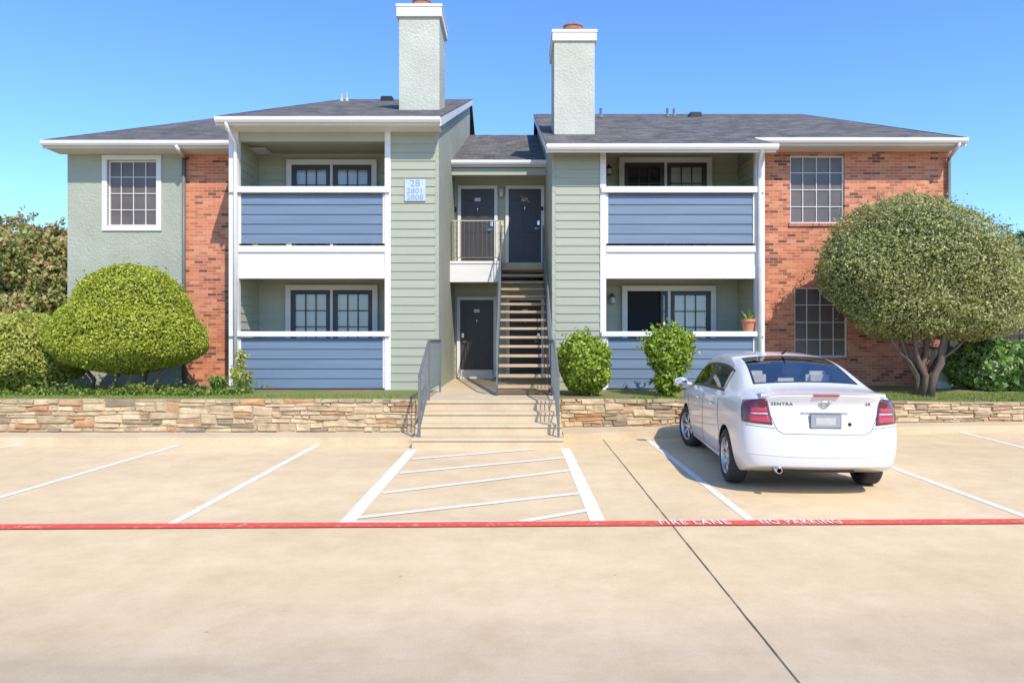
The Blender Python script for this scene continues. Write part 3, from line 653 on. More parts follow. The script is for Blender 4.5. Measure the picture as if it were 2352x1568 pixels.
foliage('foliage',d,[(-10.0,14.0,1.3,1.25,1.1,.88,.65),(-11.8,13.9,1.2,1.2,1.1,.8,.6)],55000,.034,M['leaf_low'],.06,.08,400,seed=4,hull=.88)
for q in (-10.6,-10.0,-9.5,-9.2,-11.3): trunk(d,[(q,13.4,.55),(q-.1,13.5,.9),(q+.1,13.7,1.2)],[.04,.03,.02])
X=8.2; Y=14.0
d=root('rounded_tree',(X,Y,.5),'large rounded olive green tree with twisting bare trunks before the right brick wing','tree')
foliage('crown',d,[(X-.03,Y,3.12,1.82,1.35,1.5,1.35),(X+.98,Y-.1,2.55,1.08,1.15,1.15,.8),(X-.9,Y-.05,3.0,1.05,1.15,.95,.95),(X-.2,Y-.15,2.25,1.3,1.1,.6,.6),(X+.8,Y-.2,2.1,1.15,1.0,.6,.48)],130000,.031,M['leaf_tree'],.075,.13,1900,seed=6,hull=.82,out=.6,slen=1.0)
base=Vector((X-.05,Y-.35,.45))
for tx,ty,tz,r,mx in ((-.7,-.1,2.3,.04,-.22),(-.4,-.3,2.3,.05,-.14),(.05,0,2.4,.06,.04),(.35,-.3,2.3,.055,.15),(.7,.2,2.3,.045,.18),(-.5,.3,2.3,.04,-.1),(.5,-.1,2.2,.04,.24),(.3,.2,2.3,.045,0),(-.95,-.2,2.0,.028,-.26),(1.0,-.2,2.0,.028,.26)):
    p=base+Vector((mx*.35,random.uniform(-.08,.08),0)); m1=base+Vector((mx*.6+random.uniform(-.08,.08),ty*.3,.5)); m2=base+Vector((mx+(tx-mx)*.45,ty*.6,1.0+random.uniform(-.1,.1))); e=base+Vector((tx,ty,tz-.45))
    trunk(d,[p,m1,(m1+m2)/2+Vector((random.uniform(-.08,.08),0,.03)),m2,e],[r*1.9,r*1.3,r*1.1,r*.9,r*.5])
X=U(1344,13.05); d=root('round_shrub',(X,13.05,.58),'bright green globe shrub right of the steps, against green siding','shrub')
foliage('foliage',d,[(X,13.05,1.14,.50,.5,.62,.52)],11000,.046,M['leaf_shrub'],.08,.12,200,seed=8,hull=.84)
for q in (-.08,.06): trunk(d,[(X+q,13.05,.5),(X+q*2,13.05,.8)],[.02,.015])
X=U(1539,13.05); d=root('loose_shrub',(X,13.05,.55),'bright green loose upright shrub just left of the white car','shrub')
foliage('foliage',d,[(X-.02,13.05,1.36,.40,.4,.46,.5),(X-.03,13.05,.85,.26,.3,.35,.28),(X+.2,13.0,1.62,.18,.2,.2,.2),(X-.22,13.0,1.56,.16,.18,.2,.2)],7500,.046,M['leaf_shrub'],.16,.22,320,seed=9,hull=.68,slen=1.6)
for q in (-.1,0,.1): trunk(d,[(X+q*.4,13.05,.5),(X+q,13.05,1.0)],[.018,.012])
d=root('hedge',(10.6,14.4,.6),'dark glossy green hedge right of the rounded tree','hedge')
foliage('foliage',d,[(10.0,14.5,1.05,.75,.6,.68,.6),(11.0,14.4,1.0,.8,.6,.66,.6),(12.1,14.5,1.05,.8,.6,.68,.6)],17000,.075,M['leaf_hedge'],.08,.12,200,seed=10,hull=.82)
def spiky(name,x,y,n,l,label,mat,spread=.8):
    r=root(name,(x,y,.6),label,'plant'); mb=MB()
    for i in range(n):
        a=random.uniform(0,6.28); L=l*random.uniform(.6,1.1); s=spread*random.uniform(.3,1); w=.012
        p=[Vector((x+math.cos(a)*.04,y+math.sin(a)*.04,.58)),Vector((x+math.cos(a)*L*s*.45,y+math.sin(a)*L*s*.45,.6+L*.65)),Vector((x+math.cos(a)*L*s,y+math.sin(a)*L*s,.6+L*(.95-.5*s)))]
        t=Vector((-math.sin(a),math.cos(a),0))*w
        mb.quad(p[0]-t,p[0]+t,p[1]+t,p[1]-t); mb.quad(p[1]-t,p[1]+t,p[2])
    mb.build('blades',mat,r,fixn=False)
spiky('grassy_plant',U(500,13.3),13.3,170,.5,'arching grassy clump left of the downspout post',M['blade'],1.0)
spiky('grassy_plant',U(556,13.5),13.5,110,.42,'small grassy clump at the foot of the left white post',M['blade'],.8)
x=U(553,13.6); d=root('leggy_plant',(x,13.6,.6),'thin leggy upright plant in front of the left white post','plant')
foliage('foliage',d,[(x,13.6,1.25,.12,.12,.22,.3),(x-.1,13.6,.95,.14,.12,.2,.2),(x+.1,13.6,.85,.14,.12,.15,.2)],220,.055,M['leaf_low'],.2,.5,10,seed=12,hull=0)
for q in (-.08,0,.07): trunk(d,[(x+q*.3,13.6,.55),(x+q,13.6,1.35)],[.008,.004],'stem')
def blades(name,boxes,n,h,mat,label=None):
    vs=[];rng=np.random.default_rng(21)
    for x0,x1,y0,y1,wt in boxes:
        k=int(n*wt); x=rng.uniform(x0,x1,k); y=rng.uniform(y0,y1,k); a=rng.uniform(0,6.28,k); hh=h*rng.uniform(.4,1.2,k); w=.006
        z=np.array([lz(p,q) for p,q in zip(x,y)]); dx=np.cos(a)*w; dy=np.sin(a)*w; lx=rng.normal(size=k)*hh*.4; ly=rng.normal(size=k)*hh*.4
        vs.append(np.stack([np.stack([x-dx,y-dy,z-.01],1),np.stack([x+dx,y+dy,z-.01],1),np.stack([x+lx,y+ly,z+hh],1)],1).reshape(-1,3))
    vs=np.concatenate(vs); m=len(vs)//3; me=bpy.data.meshes.new(name); me.from_pydata(vs.tolist(),[],[(3*i,3*i+1,3*i+2) for i in range(m)]); me.materials.append(mat)
    return link(name,me,None)
tag(blades('grass',[(-5.6,-2.2,11.75,12.9,.3),(-12,-5.6,11.75,12.7,.3),(2.2,4.2,12.7,13.1,.1),(6.5,12,13.1,13.9,.3)],42000,.05,M['blade']),'short patchy green grass behind the stone walls','grass',kind='stuff')
gc=foliage('ground_cover',None,[(-11+i*.62,13.0+.25*math.sin(i*2.1),.62,.40,.30,.12+.08*math.sin(i*1.3)**2,.1) for i in range(10)],7000,.036,M['leaf_cover'],.2,.35,120,seed=14,hull=.5,slen=3)
tag(gc,'leafy green ground cover under the clipped bushes','ground cover',kind='stuff')
x=U(2162,14.9); d=root('utility_box',(x,14.9,.55),'pale green utility cabinet beside the trunks of the rounded tree','utility box')
MB().box(x-.17,x+.17,14.8,15.05,.5,1.45).build('cabinet',M['stucco2'],d,bevel=.02); MB().box(x-.13,x+.13,14.785,14.8,.75,1.3).build('cabinet_door',M['green'],d,bevel=.005)
MB().box(x-.19,x+.19,14.77,15.07,1.45,1.5).build('lid',M['grayp'],d,bevel=.01)
X=-17.6; Y=24
d=root('crape_myrtle',(X,Y,.6),'airy tree with green and rust coloured leaves beyond the left wing','tree')
foliage('crown',d,[(X,Y,4.4,1.7,1.5,1.3,1.3),(X+1.2,Y,3.6,1.2,1.2,1.5,1.2),(X-1.8,Y+.5,4.0,1.6,1.4,1.5,1.5),(X+.2,Y,2.6,1.6,1.2,1.2,1.0),(X+1.6,Y,4.9,.7,.7,.7,.7)],24000,.10,M['leaf_myrtle'],.2,.35,900,seed=15,hull=0,slen=2)
for q in (-1.2,-.5,0,.6,1.1): trunk(d,[(X+q*.2,Y,.5),(X+q*.6,Y,2),(X+q,Y,4)],[.09,.07,.03])
def house(name,x0,x1,y0,y1,zw,zr,label):
    r=root(name,((x0+x1)/2,(y0+y1)/2,.5),label,'house')
    MB().box(x0,x1,y0,y1,.4,zw).build('wall',M['brick'],r)
    ym=(y0+y1)/2; MB().prism([(y0-.4,zw-.05),(ym,zr),(y1+.4,zw-.05),(y1+.4,zw-.2),(y0-.4,zw-.2)],x0-.4,x1+.4).build('roof',M['shingle'],r)
    for k in range(3):
        xx=x0+(x1-x0)*(k+.5)/3; f=MB().box(xx-.6,xx+.6,y0-.04,y0-.01,zw-2.2,zw-.9).build('window',M['white'],r); MB().box(xx-.52,xx+.52,y0-.06,y0-.042,zw-2.1,zw-1.0).build('pane',M['screen'],f)
house('brick_house',-42,-25.9,40,50,4.0,6.6,'low brick house with gray roof far behind the left bushes')
house('brick_house',29.6,46,40,50,3.6,6.2,'low brick house with gray roof far behind the right hedge')
X=28.2;Y=38
d=root('background_tree',(X,Y,.5),'dark green tree far behind the rounded tree at the right edge','tree')
foliage('crown',d,[(X,Y,5.6,1.6,1.5,1.8,1.9),(X+2,Y,5.2,2,1.5,1.4,2)],9000,.16,M['leaf_far'],.15,.25,300,seed=17,hull=.6); trunk(d,[(X,Y,.4),(X,Y,5)],[.2,.1])
d=root('background_tree',(-27,34,.5),'dark green tree far beyond the crape myrtle at the left edge','tree')
foliage('crown',d,[(-27,34,3.4,3,2,1.9,2.6),(-22.8,33,2.4,2,1.6,1.4,1.9)],14000,.16,M['leaf_far'],.15,.25,300,seed=18,hull=.6); trunk(d,[(-27,34,.4),(-27,34,4)],[.2,.1])
d=root('iron_fence',(17,20.5,.5),'black iron picket fence behind the right hedge','fence')
mb=MB()
for i in range(90): mb.box(11+i*.13,11.018+i*.13,20.5,20.518,.6,1.98)
mb.box(11,22.7,20.49,20.53,1.8,1.84).box(11,22.7,20.49,20.53,.8,.84); mb.build('pickets',M['iron'],d)
for i in range(5): MB().box(11+i*2.6,11.07+i*2.6,20.46,20.53,.5,2.05).build('post',M['iron'],d)
# ------------------------------------------------------------------ car
car=root('parked_car',(3.31,8.0,0),'white four door sedan parked in a stall in front of the right block','car',world=False,rz=R(-4.5))
cp,nt,bb=newmat('car_paint'); bb.inputs['Base Color'].default_value=(.66,.65,.635,1); bb.inputs['Roughness'].default_value=.35; bb.inputs['Coat Weight'].default_value=.8; bb.inputs['Coat Roughness'].default_value=.04
M['cpaint']=cp
M['cglass']=glassmat('car_glass',(.90,.93,.92),.34,.02)
M['tyre']=surf('tyre_rubber',(.035,.033,.032),.8,.15,10,.3)
M['alloy']=surf('alloy',(.6,.59,.57),.35,.05,5,0,metal=.8)
M['seat']=surf('seat_fabric',(.80,.78,.74),.9,.1,20,.2)
M['shelf']=surf('parcel_shelf',(.34,.34,.35),.8,.1,20,.2)
M['lampdark']=surf('lamp_smoked',(.09,.012,.025),.1,.2,5,0,coat=1)
M['lampred']=surf('lamp_red',(.42,.02,.025),.12,.2,20,0,coat=1)
M['lampclear']=surf('lamp_clear',(.62,.42,.44),.1,.1,20,0,coat=1)
y0c=.9; WS=.955
ST=[
 (.13,[(.74,.335),(.80,.40),(.83,.62),(.79,.92),(.76,.99),(.735,1.035),(.69,1.075)],1.095,1.10,.335,.11),
 (.32,[(.78,.27),(.86,.36),(.885,.62),(.865,.93),(.815,1.01),(.765,1.06),(.69,1.095)],1.118,1.125,.27,.08),
 (.52,[(.79,.21),(.87,.31),(.892,.62),(.87,.94),(.82,1.03),(.755,1.09),(.67,1.115)],1.14,1.148,.21,.05),
 (.64,[(.79,.19),(.87,.29),(.893,.62),(.872,.945),(.822,1.035),(.735,1.12),(.655,1.145)],1.165,1.172,.19,.05),
 (1.0,[(.80,.19),(.87,.28),(.895,.62),(.875,.95),(.825,1.03),(.675,1.275),(.61,1.305)],1.325,1.332,.19,.03),
 (1.22,[(.80,.19),(.87,.28),(.895,.62),(.876,.95),(.828,1.025),(.650,1.345),(.59,1.385)],1.405,1.41,.19,.03),
 (1.52,[(.80,.19),(.87,.28),(.895,.62),(.877,.945),(.83,1.02),(.635,1.40),(.565,1.45)],1.475,1.482,.19,.03),
 (1.9,[(.80,.19),(.87,.28),(.895,.62),(.877,.94),(.832,1.01),(.628,1.42),(.555,1.475)],1.502,1.51,.19,0),
 (2.22,[(.80,.19),(.87,.28),(.895,.62),(.877,.935),(.832,1.0),(.626,1.42),(.553,1.478)],1.506,1.514,.19,0),
 (2.32,[(.80,.19),(.87,.28),(.895,.62),(.877,.935),(.832,1.0),(.626,1.42),(.553,1.478)],1.506,1.514,.19,0),
 (2.75,[(.80,.19),(.87,.28),(.895,.62),(.876,.925),(.83,.985),(.628,1.40),(.555,1.46)],1.49,1.497,.19,-.02),
 (3.0,[(.80,.19),(.87,.28),(.895,.62),(.875,.915),(.828,.975),(.635,1.36),(.565,1.415)],1.44,1.447,.19,-.06),
 (3.3,[(.80,.19),(.87,.28),(.894,.62),(.873,.90),(.825,.96),(.68,1.22),(.62,1.25)],1.275,1.285,.19,-.1),
 (3.62,[(.80,.19),(.87,.28),(.892,.62),(.87,.885),(.82,.94),(.75,1.02),(.68,1.04)],1.07,1.08,.19,-.1),
 (3.8,[(.80,.19),(.87,.28),(.89,.61),(.865,.86),(.81,.92),(.75,.955),(.66,.975)],1.0,1.01,.19,-.12),
 (4.2,[(.78,.2),(.85,.28),(.86,.58),(.82,.80),(.75,.86),(.68,.885),(.55,.90)],.925,.935,.2,-.16),
 (4.42,[(.68,.22),(.74,.28),(.76,.5),(.72,.70),(.66,.75),(.6,.78),(.5,.80)],.82,.83,.22,-.17)]
ST=[(y,[(x*WS,z) for x,z in c],zh,zc,zb,bl) for y,c,zh,zc,zb,bl in ST]
vs=[];fs=[];mi=[]
rowoff_rear=[.03,.01,.0,.04,.045,.025,.0]
def ringpt(si):
    y,cols,zh,zc,zb,bul=ST[si]; w=cols[2][0]
    ro=rowoff_rear if si==0 else [0]*7
    half=[(0,zb,ro[0]),(cols[0][0]*.5,zb,ro[0])]+[(cols[k][0],cols[k][1],ro[k]) for k in range(7)]+[(cols[6][0]*.5,zh,ro[6]),(0,zc,ro[6])]
    def P(x,z,r,sg): return (sg*x, y+r-bul*(1-min(1,(x/w))**2)-y0c, z)
    return [P(*half[0],1)]+[P(*h,1) for h in half[1:10]]+[P(*half[10],1)]+[P(*h,-1) for h in reversed(half[1:10])]
ns=len(ST)
for i in range(ns): vs+=ringpt(i)
for i in range(ns-1):
    for k in range(20):
        k2=(k+1)%20; fs.append((i*20+k,i*20+k2,(i+1)*20+k2,(i+1)*20+k))
        c=k if k<10 else 19-k
        m_=0
        if c==6 and i in (5,6,7,9,10,11): m_=1
        if c==6 and i==8: m_=2
        if c in (8,9) and i in (3,4,5): m_=3
        if c in (8,9) and i in (11,12): m_=4
        mi.append(m_)
CAPROWS=[]
def cap(si,rear):
    base=si*20; rows=[]
    y,cols,zh,zc,zb,bul=ST[si]; w=cols[2][0]
    for k in range(7):
        x,z=cols[k]; ro=rowoff_rear[k] if si==0 else 0
        r_=base+2+k; l_=base+18-k
        if k==0: row=[l_,base+19,base+0,base+1,r_]
        elif k==6: row=[l_,base+11,base+10,base+9,r_]
        else:
            row=[l_]
            for u in (-.5,0,.5):
                vs.append((u*x,y+ro-bul*(1-(u*x/w)**2)-y0c,z)); row.append(len(vs)-1)
            row.append(r_)
        rows.append(row)
    for a,b_ in zip(rows[:-1],rows[1:]):
        for j in range(4):
            f=(a[j],a[j+1],b_[j+1],b_[j]); fs.append(f if rear else f[::-1]); mi.append(0)
    if rear: CAPROWS.extend(rows)
cap(0,True); cap(ns-1,False)
me=bpy.data.meshes.new('car_shell'); me.from_pydata(vs,[],fs); me.polygons.foreach_set('material_index',mi)
for m_ in (M['cpaint'],M['cglass'],M['plastic'],M['cglass'],M['cglass'],M['black']): me.materials.append(m_)
bm=bmesh.new(); bm.from_mesh(me); bmesh.ops.recalc_face_normals(bm,faces=bm.faces)
cl=bm.edges.layers.float.get('crease_edge') or bm.edges.layers.float.new('crease_edge')
bot=set(CAPROWS[0])|{si*20+2 for si in range(ns)}|{si*20+18 for si in range(ns)}; topr=set(CAPROWS[6]); shd={si*20+5 for si in range(ns)}|{si*20+15 for si in range(ns)}; gb_={si*20+6 for si in range(ns)}|{si*20+14 for si in range(ns)}
for e in bm.edges:
    a,b_=e.verts[0].index,e.verts[1].index
    if a in bot and b_ in bot: e[cl]=.75
    elif a in topr and b_ in topr: e[cl]=.6
    elif a in shd and b_ in shd: e[cl]=.3
    elif a in gb_ and b_ in gb_: e[cl]=.4
bm.to_mesh(me); bm.free()
tmp=bpy.data.objects.new('tmp',me); COL.objects.link(tmp)
ss=tmp.modifiers.new('s','SUBSURF'); ss.levels=3; ss.render_levels=3
cut=MB()
for sx in (-1,1):
    for yy in (0,2.685):
        n=40
        vs2=[(sx*h,yy+r*math.cos(2*math.pi*k/n),.315+r*math.sin(2*math.pi*k/n)) for r,h in ((.362,.56),(.362,1.1)) for k in range(n)]
        cut.add(vs2,[tuple(range(n)),tuple(range(2*n-1,n-1,-1))]+[(k,(k+1)%n,n+(k+1)%n,n+k) for k in range(n)])
co=cut.build('tmpcut',M['black']); 
bo=tmp.modifiers.new('b','BOOLEAN'); bo.operation='DIFFERENCE'; bo.object=co; bo.solver='EXACT'
try: bo.material_mode='TRANSFER'
except Exception: pass
bpy.context.view_layer.update(); dg=bpy.context.evaluated_depsgraph_get()
ev=bpy.data.meshes.new_from_object(tmp.evaluated_get(dg))
bpy.data.objects.remove(tmp); bpy.data.objects.remove(co)
bm=bmesh.new(); bm.from_mesh(ev)
bvh=BVHTree.FromBMesh(bm)
surr=[f for f in bm.faces if f.material_index in (1,3,4) and any(any(g_.material_index!=f.material_index for g_ in e.link_faces) for e in f.edges)]
for f in surr: f.material_index=6
groups={'body':[],'side_window':[],'rear_window':[],'windshield':[],'window_surround':[]}
ARCH=[]
for f in bm.faces:
    if f.material_index==1: groups['side_window'].append(f)
    elif f.material_index==3: groups['rear_window'].append(f)
    elif f.material_index==4: groups['windshield'].append(f)
    elif f.material_index in (2,6): groups['window_surround'].append(f)
    else:
        c=f.calc_center_median()
        inarch=abs(c.x)<.78 and c.z<.70 and min(math.hypot(c.y,c.z-.315),math.hypot(c.y-2.685,c.z-.315))<.368
        (ARCH if (inarch or f.material_index>=5) else groups['body']).append(f)
groups['wheel_well']=ARCH
matof={'body':'cpaint','side_window':'cglass','rear_window':'cglass','windshield':'cglass','window_surround':'plastic','wheel_well':'black'}
body=None
for nm,fl in groups.items():
    if nm=='side_window':
        sets=[[f for f in fl if f.calc_center_median().x*sg_>0 and lo<f.calc_center_median().y+y0c<hi] for sg_ in (-1,1) for lo,hi in ((0,2.27),(2.27,5))]
    elif nm=='wheel_well':
        sets=[[f for f in fl if f.calc_center_median().x*sg_>0 and lo<f.calc_center_median().y<hi] for sg_ in (-1,1) for lo,hi in ((-2,1.3),(1.3,5))]
    else: sets=[fl]
    for S_ in sets:
        if not S_: continue
        vm={}; V2=[];F2=[]
        for f in S_:
            idx=[]
            for v in f.verts:
                if v.index not in vm: vm[v.index]=len(V2); V2.append(tuple(v.co))
                idx.append(vm[v.index])
            F2.append(idx)
        m2=bpy.data.meshes.new(nm); m2.from_pydata(V2,[],F2); m2.polygons.foreach_set('use_smooth',[nm!='wheel_well']*len(F2)); m2.materials.append(M[matof[nm]])
        o=link(nm,m2,car)
        if nm=='body': body=o
bm.free()
def rear(x,z,off=.004):
    h=bvh.ray_cast(Vector((x,-3,z)),Vector((0,1,0)))[0]; return Vector((x,(h.y if h else -.85)-off,z))
def side(y,z,sg=-1,off=.003):
    h=bvh.ray_cast(Vector((sg*3,y,z)),Vector((-sg,0,0)))[0]; return Vector(((h.x if h else sg*.86)+sg*off,y,z))
def seam(nm,pts,fn,r=.004,mat='plastic',sub=8,**k):
    P=[]
    for a,b_ in zip(pts[:-1],pts[1:]):
        for i in range(sub): t=i/sub; P.append(fn(a[0]+(b_[0]-a[0])*t,a[1]+(b_[1]-a[1])*t,**k))
    P.append(fn(*pts[-1],**k)); MB().tube(P,r,5).build(nm,M[mat],car)
seam('trunk_seam',[(-.63,1.05),(-.58,.97),(-.515,.80),(-.48,.72),(-.42,.685),(.42,.685),(.48,.72),(.515,.80),(.58,.97),(.63,1.05)],rear,.003,off=0)
seam('bumper_seam',[(-.78,.765),(-.66,.755),(-.50,.74)],rear,.003,off=0); seam('bumper_seam',[(.78,.765),(.66,.755),(.50,.74)],rear,.003,off=0)
seam('bumper_step',[(-.78,.47),(-.4,.45),(0,.445),(.4,.45),(.78,.47)],rear,.006,mat='cpaint',off=0)
for sg_ in (-1,1):
    seam('door_seam',[(.42,.95),(.40,.72),(.30,.55)],side,.0035,sg=sg_,off=0)
    seam('door_seam',[(.30,.55),(.42,.36),(.5,.27),(2.25,.27)],side,.0035,sg=sg_,off=0)
    seam('door_seam',[(1.37,.98),(1.36,.6),(1.40,.27)],side,.0035,sg=sg_,off=0)
    seam('door_seam',[(2.52,.93),(2.45,.6),(2.40,.27)],side,.0035,sg=sg_,off=0)
    for yy in (.62,1.55):
        p=side(yy+.0,.86,sg_); MB().tube([p,p+Vector((sg_*.03,.02,0)),p+Vector((sg_*.03,.16,0)),p+Vector((0,.18,0))],.013,8).build('door_handle',M['cpaint'],car,smooth=True)
    MB().tube([side(.45,.24,sg_,0),side(1.2,.235,sg_,0),side(2.2,.24,sg_,0)],.02,8).build('sill_moulding',M['cpaint'],car,smooth=True)
    mo=MB().ell((sg_*.965,2.42,1.02),(.105,.055,.07),14,10).build('mirror',M['cpaint'],car,smooth=True)
    MB().tube([(sg_*.80,2.46,.985),(sg_*.92,2.44,1.0)],.028,8).build('mirror_arm',M['cpaint'],mo,smooth=True)
    MB().ell((sg_*.965,2.375,1.02),(.085,.016,.055),14,8).build('mirror_glass',M['chrome'],mo,smooth=True)
def lamp(sg,uu,vv,off,mat,nm,par=None,nu=12,nv=8):
    C=Vector((sg*.30,-.30,0)); P=[]
    for j in range(nv+1):
        v=vv[0]+(vv[1]-vv[0])*j/nv; z=.775+.28*v
        pi=Vector((sg*(.56+.08*v),-.88,0)); po=Vector((sg*.88,-.69+.07*v,0))
        ai=math.atan2(pi.y-C.y,pi.x-C.x); ao=math.atan2(po.y-C.y,po.x-C.x)
        if sg<0:
            if ai>0: ai-=2*math.pi
            if ao>0: ao-=2*math.pi
        row=[]
        for i in range(nu+1):
            u=uu[0]+(uu[1]-uu[0])*i/nu; a=ai+(ao-ai)*u; d_=Vector((math.cos(a),math.sin(a),0))
            zz=z-.035*u*v+.02*u*(1-v)
            o_=C+d_*3+Vector((0,0,zz)); h=bvh.ray_cast(o_,-d_)[0]
            if h is None: h=C+d_*.6+Vector((0,0,zz))
            row.append(h+d_*off)
        P.append(row)
    mb=MB(); fl=[p for r_ in P for p in r_]; W=nu+1
    F=[(j*W+i,j*W+i+1,(j+1)*W+i+1,(j+1)*W+i) for j in range(nv) for i in range(nu)]
    idx=[i for i in range(W)]+[j*W+W-1 for j in range(1,nv+1)]+[nv*W+i for i in range(W-2,-1,-1)]+[j*W for j in range(nv-1,0,-1)]
    C3=Vector((C.x,C.y,.9)); k=len(idx); n0=len(fl)
    fl=fl+[fl[q]+(C3-fl[q]).normalized()*.03 for q in idx]
    F+=[(idx[i],idx[(i+1)%k],n0+(i+1)%k,n0+i) for i in range(k)]
    mb.add(fl,F)
    return mb.build(nm,M[mat],par or car,smooth=True)
for sg_ in (-1,1):
    L_=lamp(sg_,(0,1),(0,1),.006,'lampdark','tail_lamp')
    lamp(sg_,(.06,.70),(.06,.34),.010,'lampred','brake_lens',L_,8,5); lamp(sg_,(.08,.6),(.48,.66),.010,'lampred','brake_lens',L_,8,4)
    lamp(sg_,(.08,.6),(.38,.45),.010,'lampclear','reverse_lens',L_,6,2)
mb=MB(); prev=None
for i in range(25):
    x=-.64+1.28*i/24; t=1-(abs(x)/.64)**4; y=-.852+.085*(x/.64)**2; zt_=1.104+.014*t
    ring=[(x,y-.01,zt_-.035),(x,y-.028*t-.005,zt_),(x,y+.03,zt_+.010*t),(x,y+.14,zt_+.004)]
    if prev: 
        for q in range(3): mb.quad(prev[q],ring[q],ring[q+1],prev[q+1])
    prev=ring
mb.build('spoiler_lip',M['cpaint'],car,smooth=True)
MB().box(-.13,.13,-.892,-.865,1.084,1.100).build('high_brake_lamp',M['lampred'],car,bevel=.004)
yp=rear(0,.83,.0).y
MB().box(-.24,.24,yp-.004,yp+.03,.905,.925).build('plate_handle',M['cpaint'],car,bevel=.006)
pl=MB().box(-.16,.16,yp-.016,yp-.004,.747,.903).build('license_plate',M['grayp'],car,bevel=.004)
MB().box(-.150,.150,yp-.019,yp-.0165,.757,.893).build('plate_face',M['plate_g'],pl); MB().box(-.10,.10,yp-.0215,yp-.0195,.785,.86).build('plate_center',M['plate_b'],pl)
pe=rear(0,1.015,.0)
MB().lathe([(.036,0),(.046,0),(.046,-.012),(.036,-.012),(.036,0)],(0,pe.y-.002,1.015),'y',24).box(-.058,.058,pe.y-.016,pe.y-.004,1.006,1.024).build('emblem',M['chrome'],car)
def badge(nm,body,x,z,s):
    t=text(nm,body,s,M['plastic'],car,Matrix.Translation((x,0,z))@RX,0,1.2,1.12,.0008)
    for v in t.data.vertices:
        v.co=rear(v.co.x,v.co.z,.0015)
badge('model_lettering','SENTRA',-.43,.995,.046); badge('trim_lettering','SR',.45,.995,.046)
px=rear(.25,.79,.0); MB().lathe([(0,-.003),(.02,-.003),(.02,0)],px,'y',16).build('round_badge',M['plastic'],car)
MB().lathe([(.026,0),(.033,0),(.033,.2),(.026,.2),(.026,0)],(-.47,-.85,.30),'y',20).build('exhaust_tip',M['chrome'],car,smooth=True)
MB().box(-.45,.35,-.70,-.5,.26,.31).build('underbody',M['plastic'],car)
MB().tube([(0,.60,1.50),(0,.53,1.513),(0,.42,1.575)],[.016,.010,.003],6).build('antenna',M['plastic'],car)
for sg_ in (-1,1):
    for yy in (0,2.685):
        c=(sg_*.745,yy,.315); q=sg_
        TW=Matrix.Translation(c)@Matrix.Rotation(R(14) if yy>1 else 0,4,'Z')@Matrix.Translation(-Vector(c))
        w=MB().lathe([(.215,-.1*q),(.27,-.105*q),(.305,-.085*q),(.315,-.05*q),(.315,.05*q),(.305,.088*q),(.275,.104*q),(.218,.098*q),(.213,.07*q),(.213,-.09*q),(.215,-.1*q)],c,'x',40).build('wheel',M['tyre'],car,smooth=True)
        rm=MB().lathe([(.213,.098*q),(.203,.09*q),(.196,.05*q),(.19,-.05*q)],c,'x',40)
        rm.lathe([(0,.078*q),(.03,.08*q),(.055,.07*q),(.06,.03*q)],c,'x',20)
        for k in range(7):
            a=2*math.pi*k/7
            for da in (-.10,.10):
                p0=Vector((c[0]+.062*q,yy+.045*math.cos(a+da*1.5),.315+.045*math.sin(a+da*1.5))); p1=Vector((c[0]+.075*q,yy+.2*math.cos(a+da),.315+.2*math.sin(a+da)))
                rm.tube([p0,(p0+p1)/2+Vector((.006*q,0,0)),p1],[.014,.011,.012],6)
        o1=rm.build('rim',M['alloy'],w,smooth=True)
        o2=MB().lathe([(0,.02*q),(.14,.02*q),(.14,-.0*q)],c,'x',24).build('brake_disc',M['grayp'],w)
        o3=MB().lathe([(0,-.06*q),(.20,-.06*q)],c,'x',24).build('hub_backing',M['black'],w)
        for o_ in (w,o1,o2,o3): o_.data.transform(TW)
MB().box(-.64,.64,.42,.60,.45,1.10).build('rear_seat',M['seat'],car,bevel=.05)
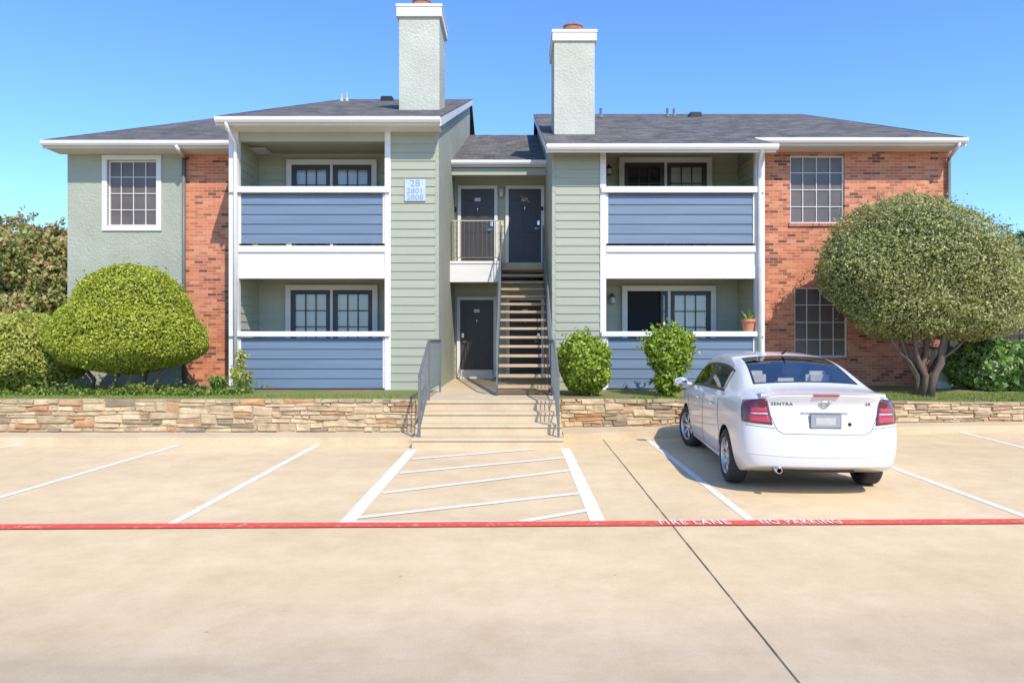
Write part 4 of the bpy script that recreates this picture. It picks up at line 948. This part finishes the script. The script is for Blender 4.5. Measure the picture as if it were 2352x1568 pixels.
for x in (-.38,0,.38): MB().box(x-.14,x+.14,.42,.53,1.08,1.29 if x else 1.20).build('headrest',M['seat'],car,bevel=.045)
for x in (-.37,.37):
    MB().box(x-.24,x+.24,1.35,1.5,.45,1.14).build('front_seat',M['seat'],car,bevel=.06); MB().box(x-.13,x+.13,1.36,1.45,1.15,1.36).build('headrest',M['seat'],car,bevel=.04)
MB().box(-.70,.70,2.3,2.75,.5,.93).build('dashboard',M['plastic'],car,bevel=.04)
MB().box(-.70,.70,-.3,2.6,.26,.35).build('interior_floor',M['plastic'],car)
MB().box(-.62,.62,-.22,.41,1.04,1.07).build('parcel_shelf',M['shelf'],car)
# ------------------------------------------------------------------ light, world, camera
az=R(26); el=R(46)
S_=Vector((math.sin(az)*math.cos(el),-math.cos(az)*math.cos(el),math.sin(el)))
ld=bpy.data.lights.new('sun','SUN'); ld.energy=5.0; ld.angle=R(.5); ld.color=(1,.91,.78)
lo=bpy.data.objects.new('sun',ld); COL.objects.link(lo); lo.rotation_euler=S_.to_track_quat('Z','Y').to_euler(); lo.location=(10,-20,20)
wd=bpy.data.worlds.new('World'); scn.world=wd; wd.use_nodes=True; nt=wd.node_tree
sk=nt.nodes.new('ShaderNodeTexSky'); sk.sky_type='NISHITA'; sk.sun_disc=False; sk.sun_elevation=el; sk.sun_rotation=R(180)-az
sk.air_density=1.0; sk.dust_density=.3; sk.ozone_density=2.0
bg=nt.nodes['Background']; c=mixc(nt,1.0,sk.outputs[0],(.95,1.36,1.95),'MULTIPLY')
nt.links.new(c,bg.inputs['Color']); bg.inputs['Strength'].default_value=.15
scn.view_settings.view_transform='Standard'; scn.view_settings.look='None'; scn.view_settings.exposure=0
cd=bpy.data.cameras.new('camera'); cd.lens=24.0; cd.sensor_width=36; cd.clip_end=2000; cd.clip_start=.05
cd.shift_x=-9/2352; cd.shift_y=-9/2352
cam=bpy.data.objects.new('camera',cd); COL.objects.link(cam); cam.location=(0,0,H); cam.rotation_euler=(R(90),0,0); scn.camera=cam
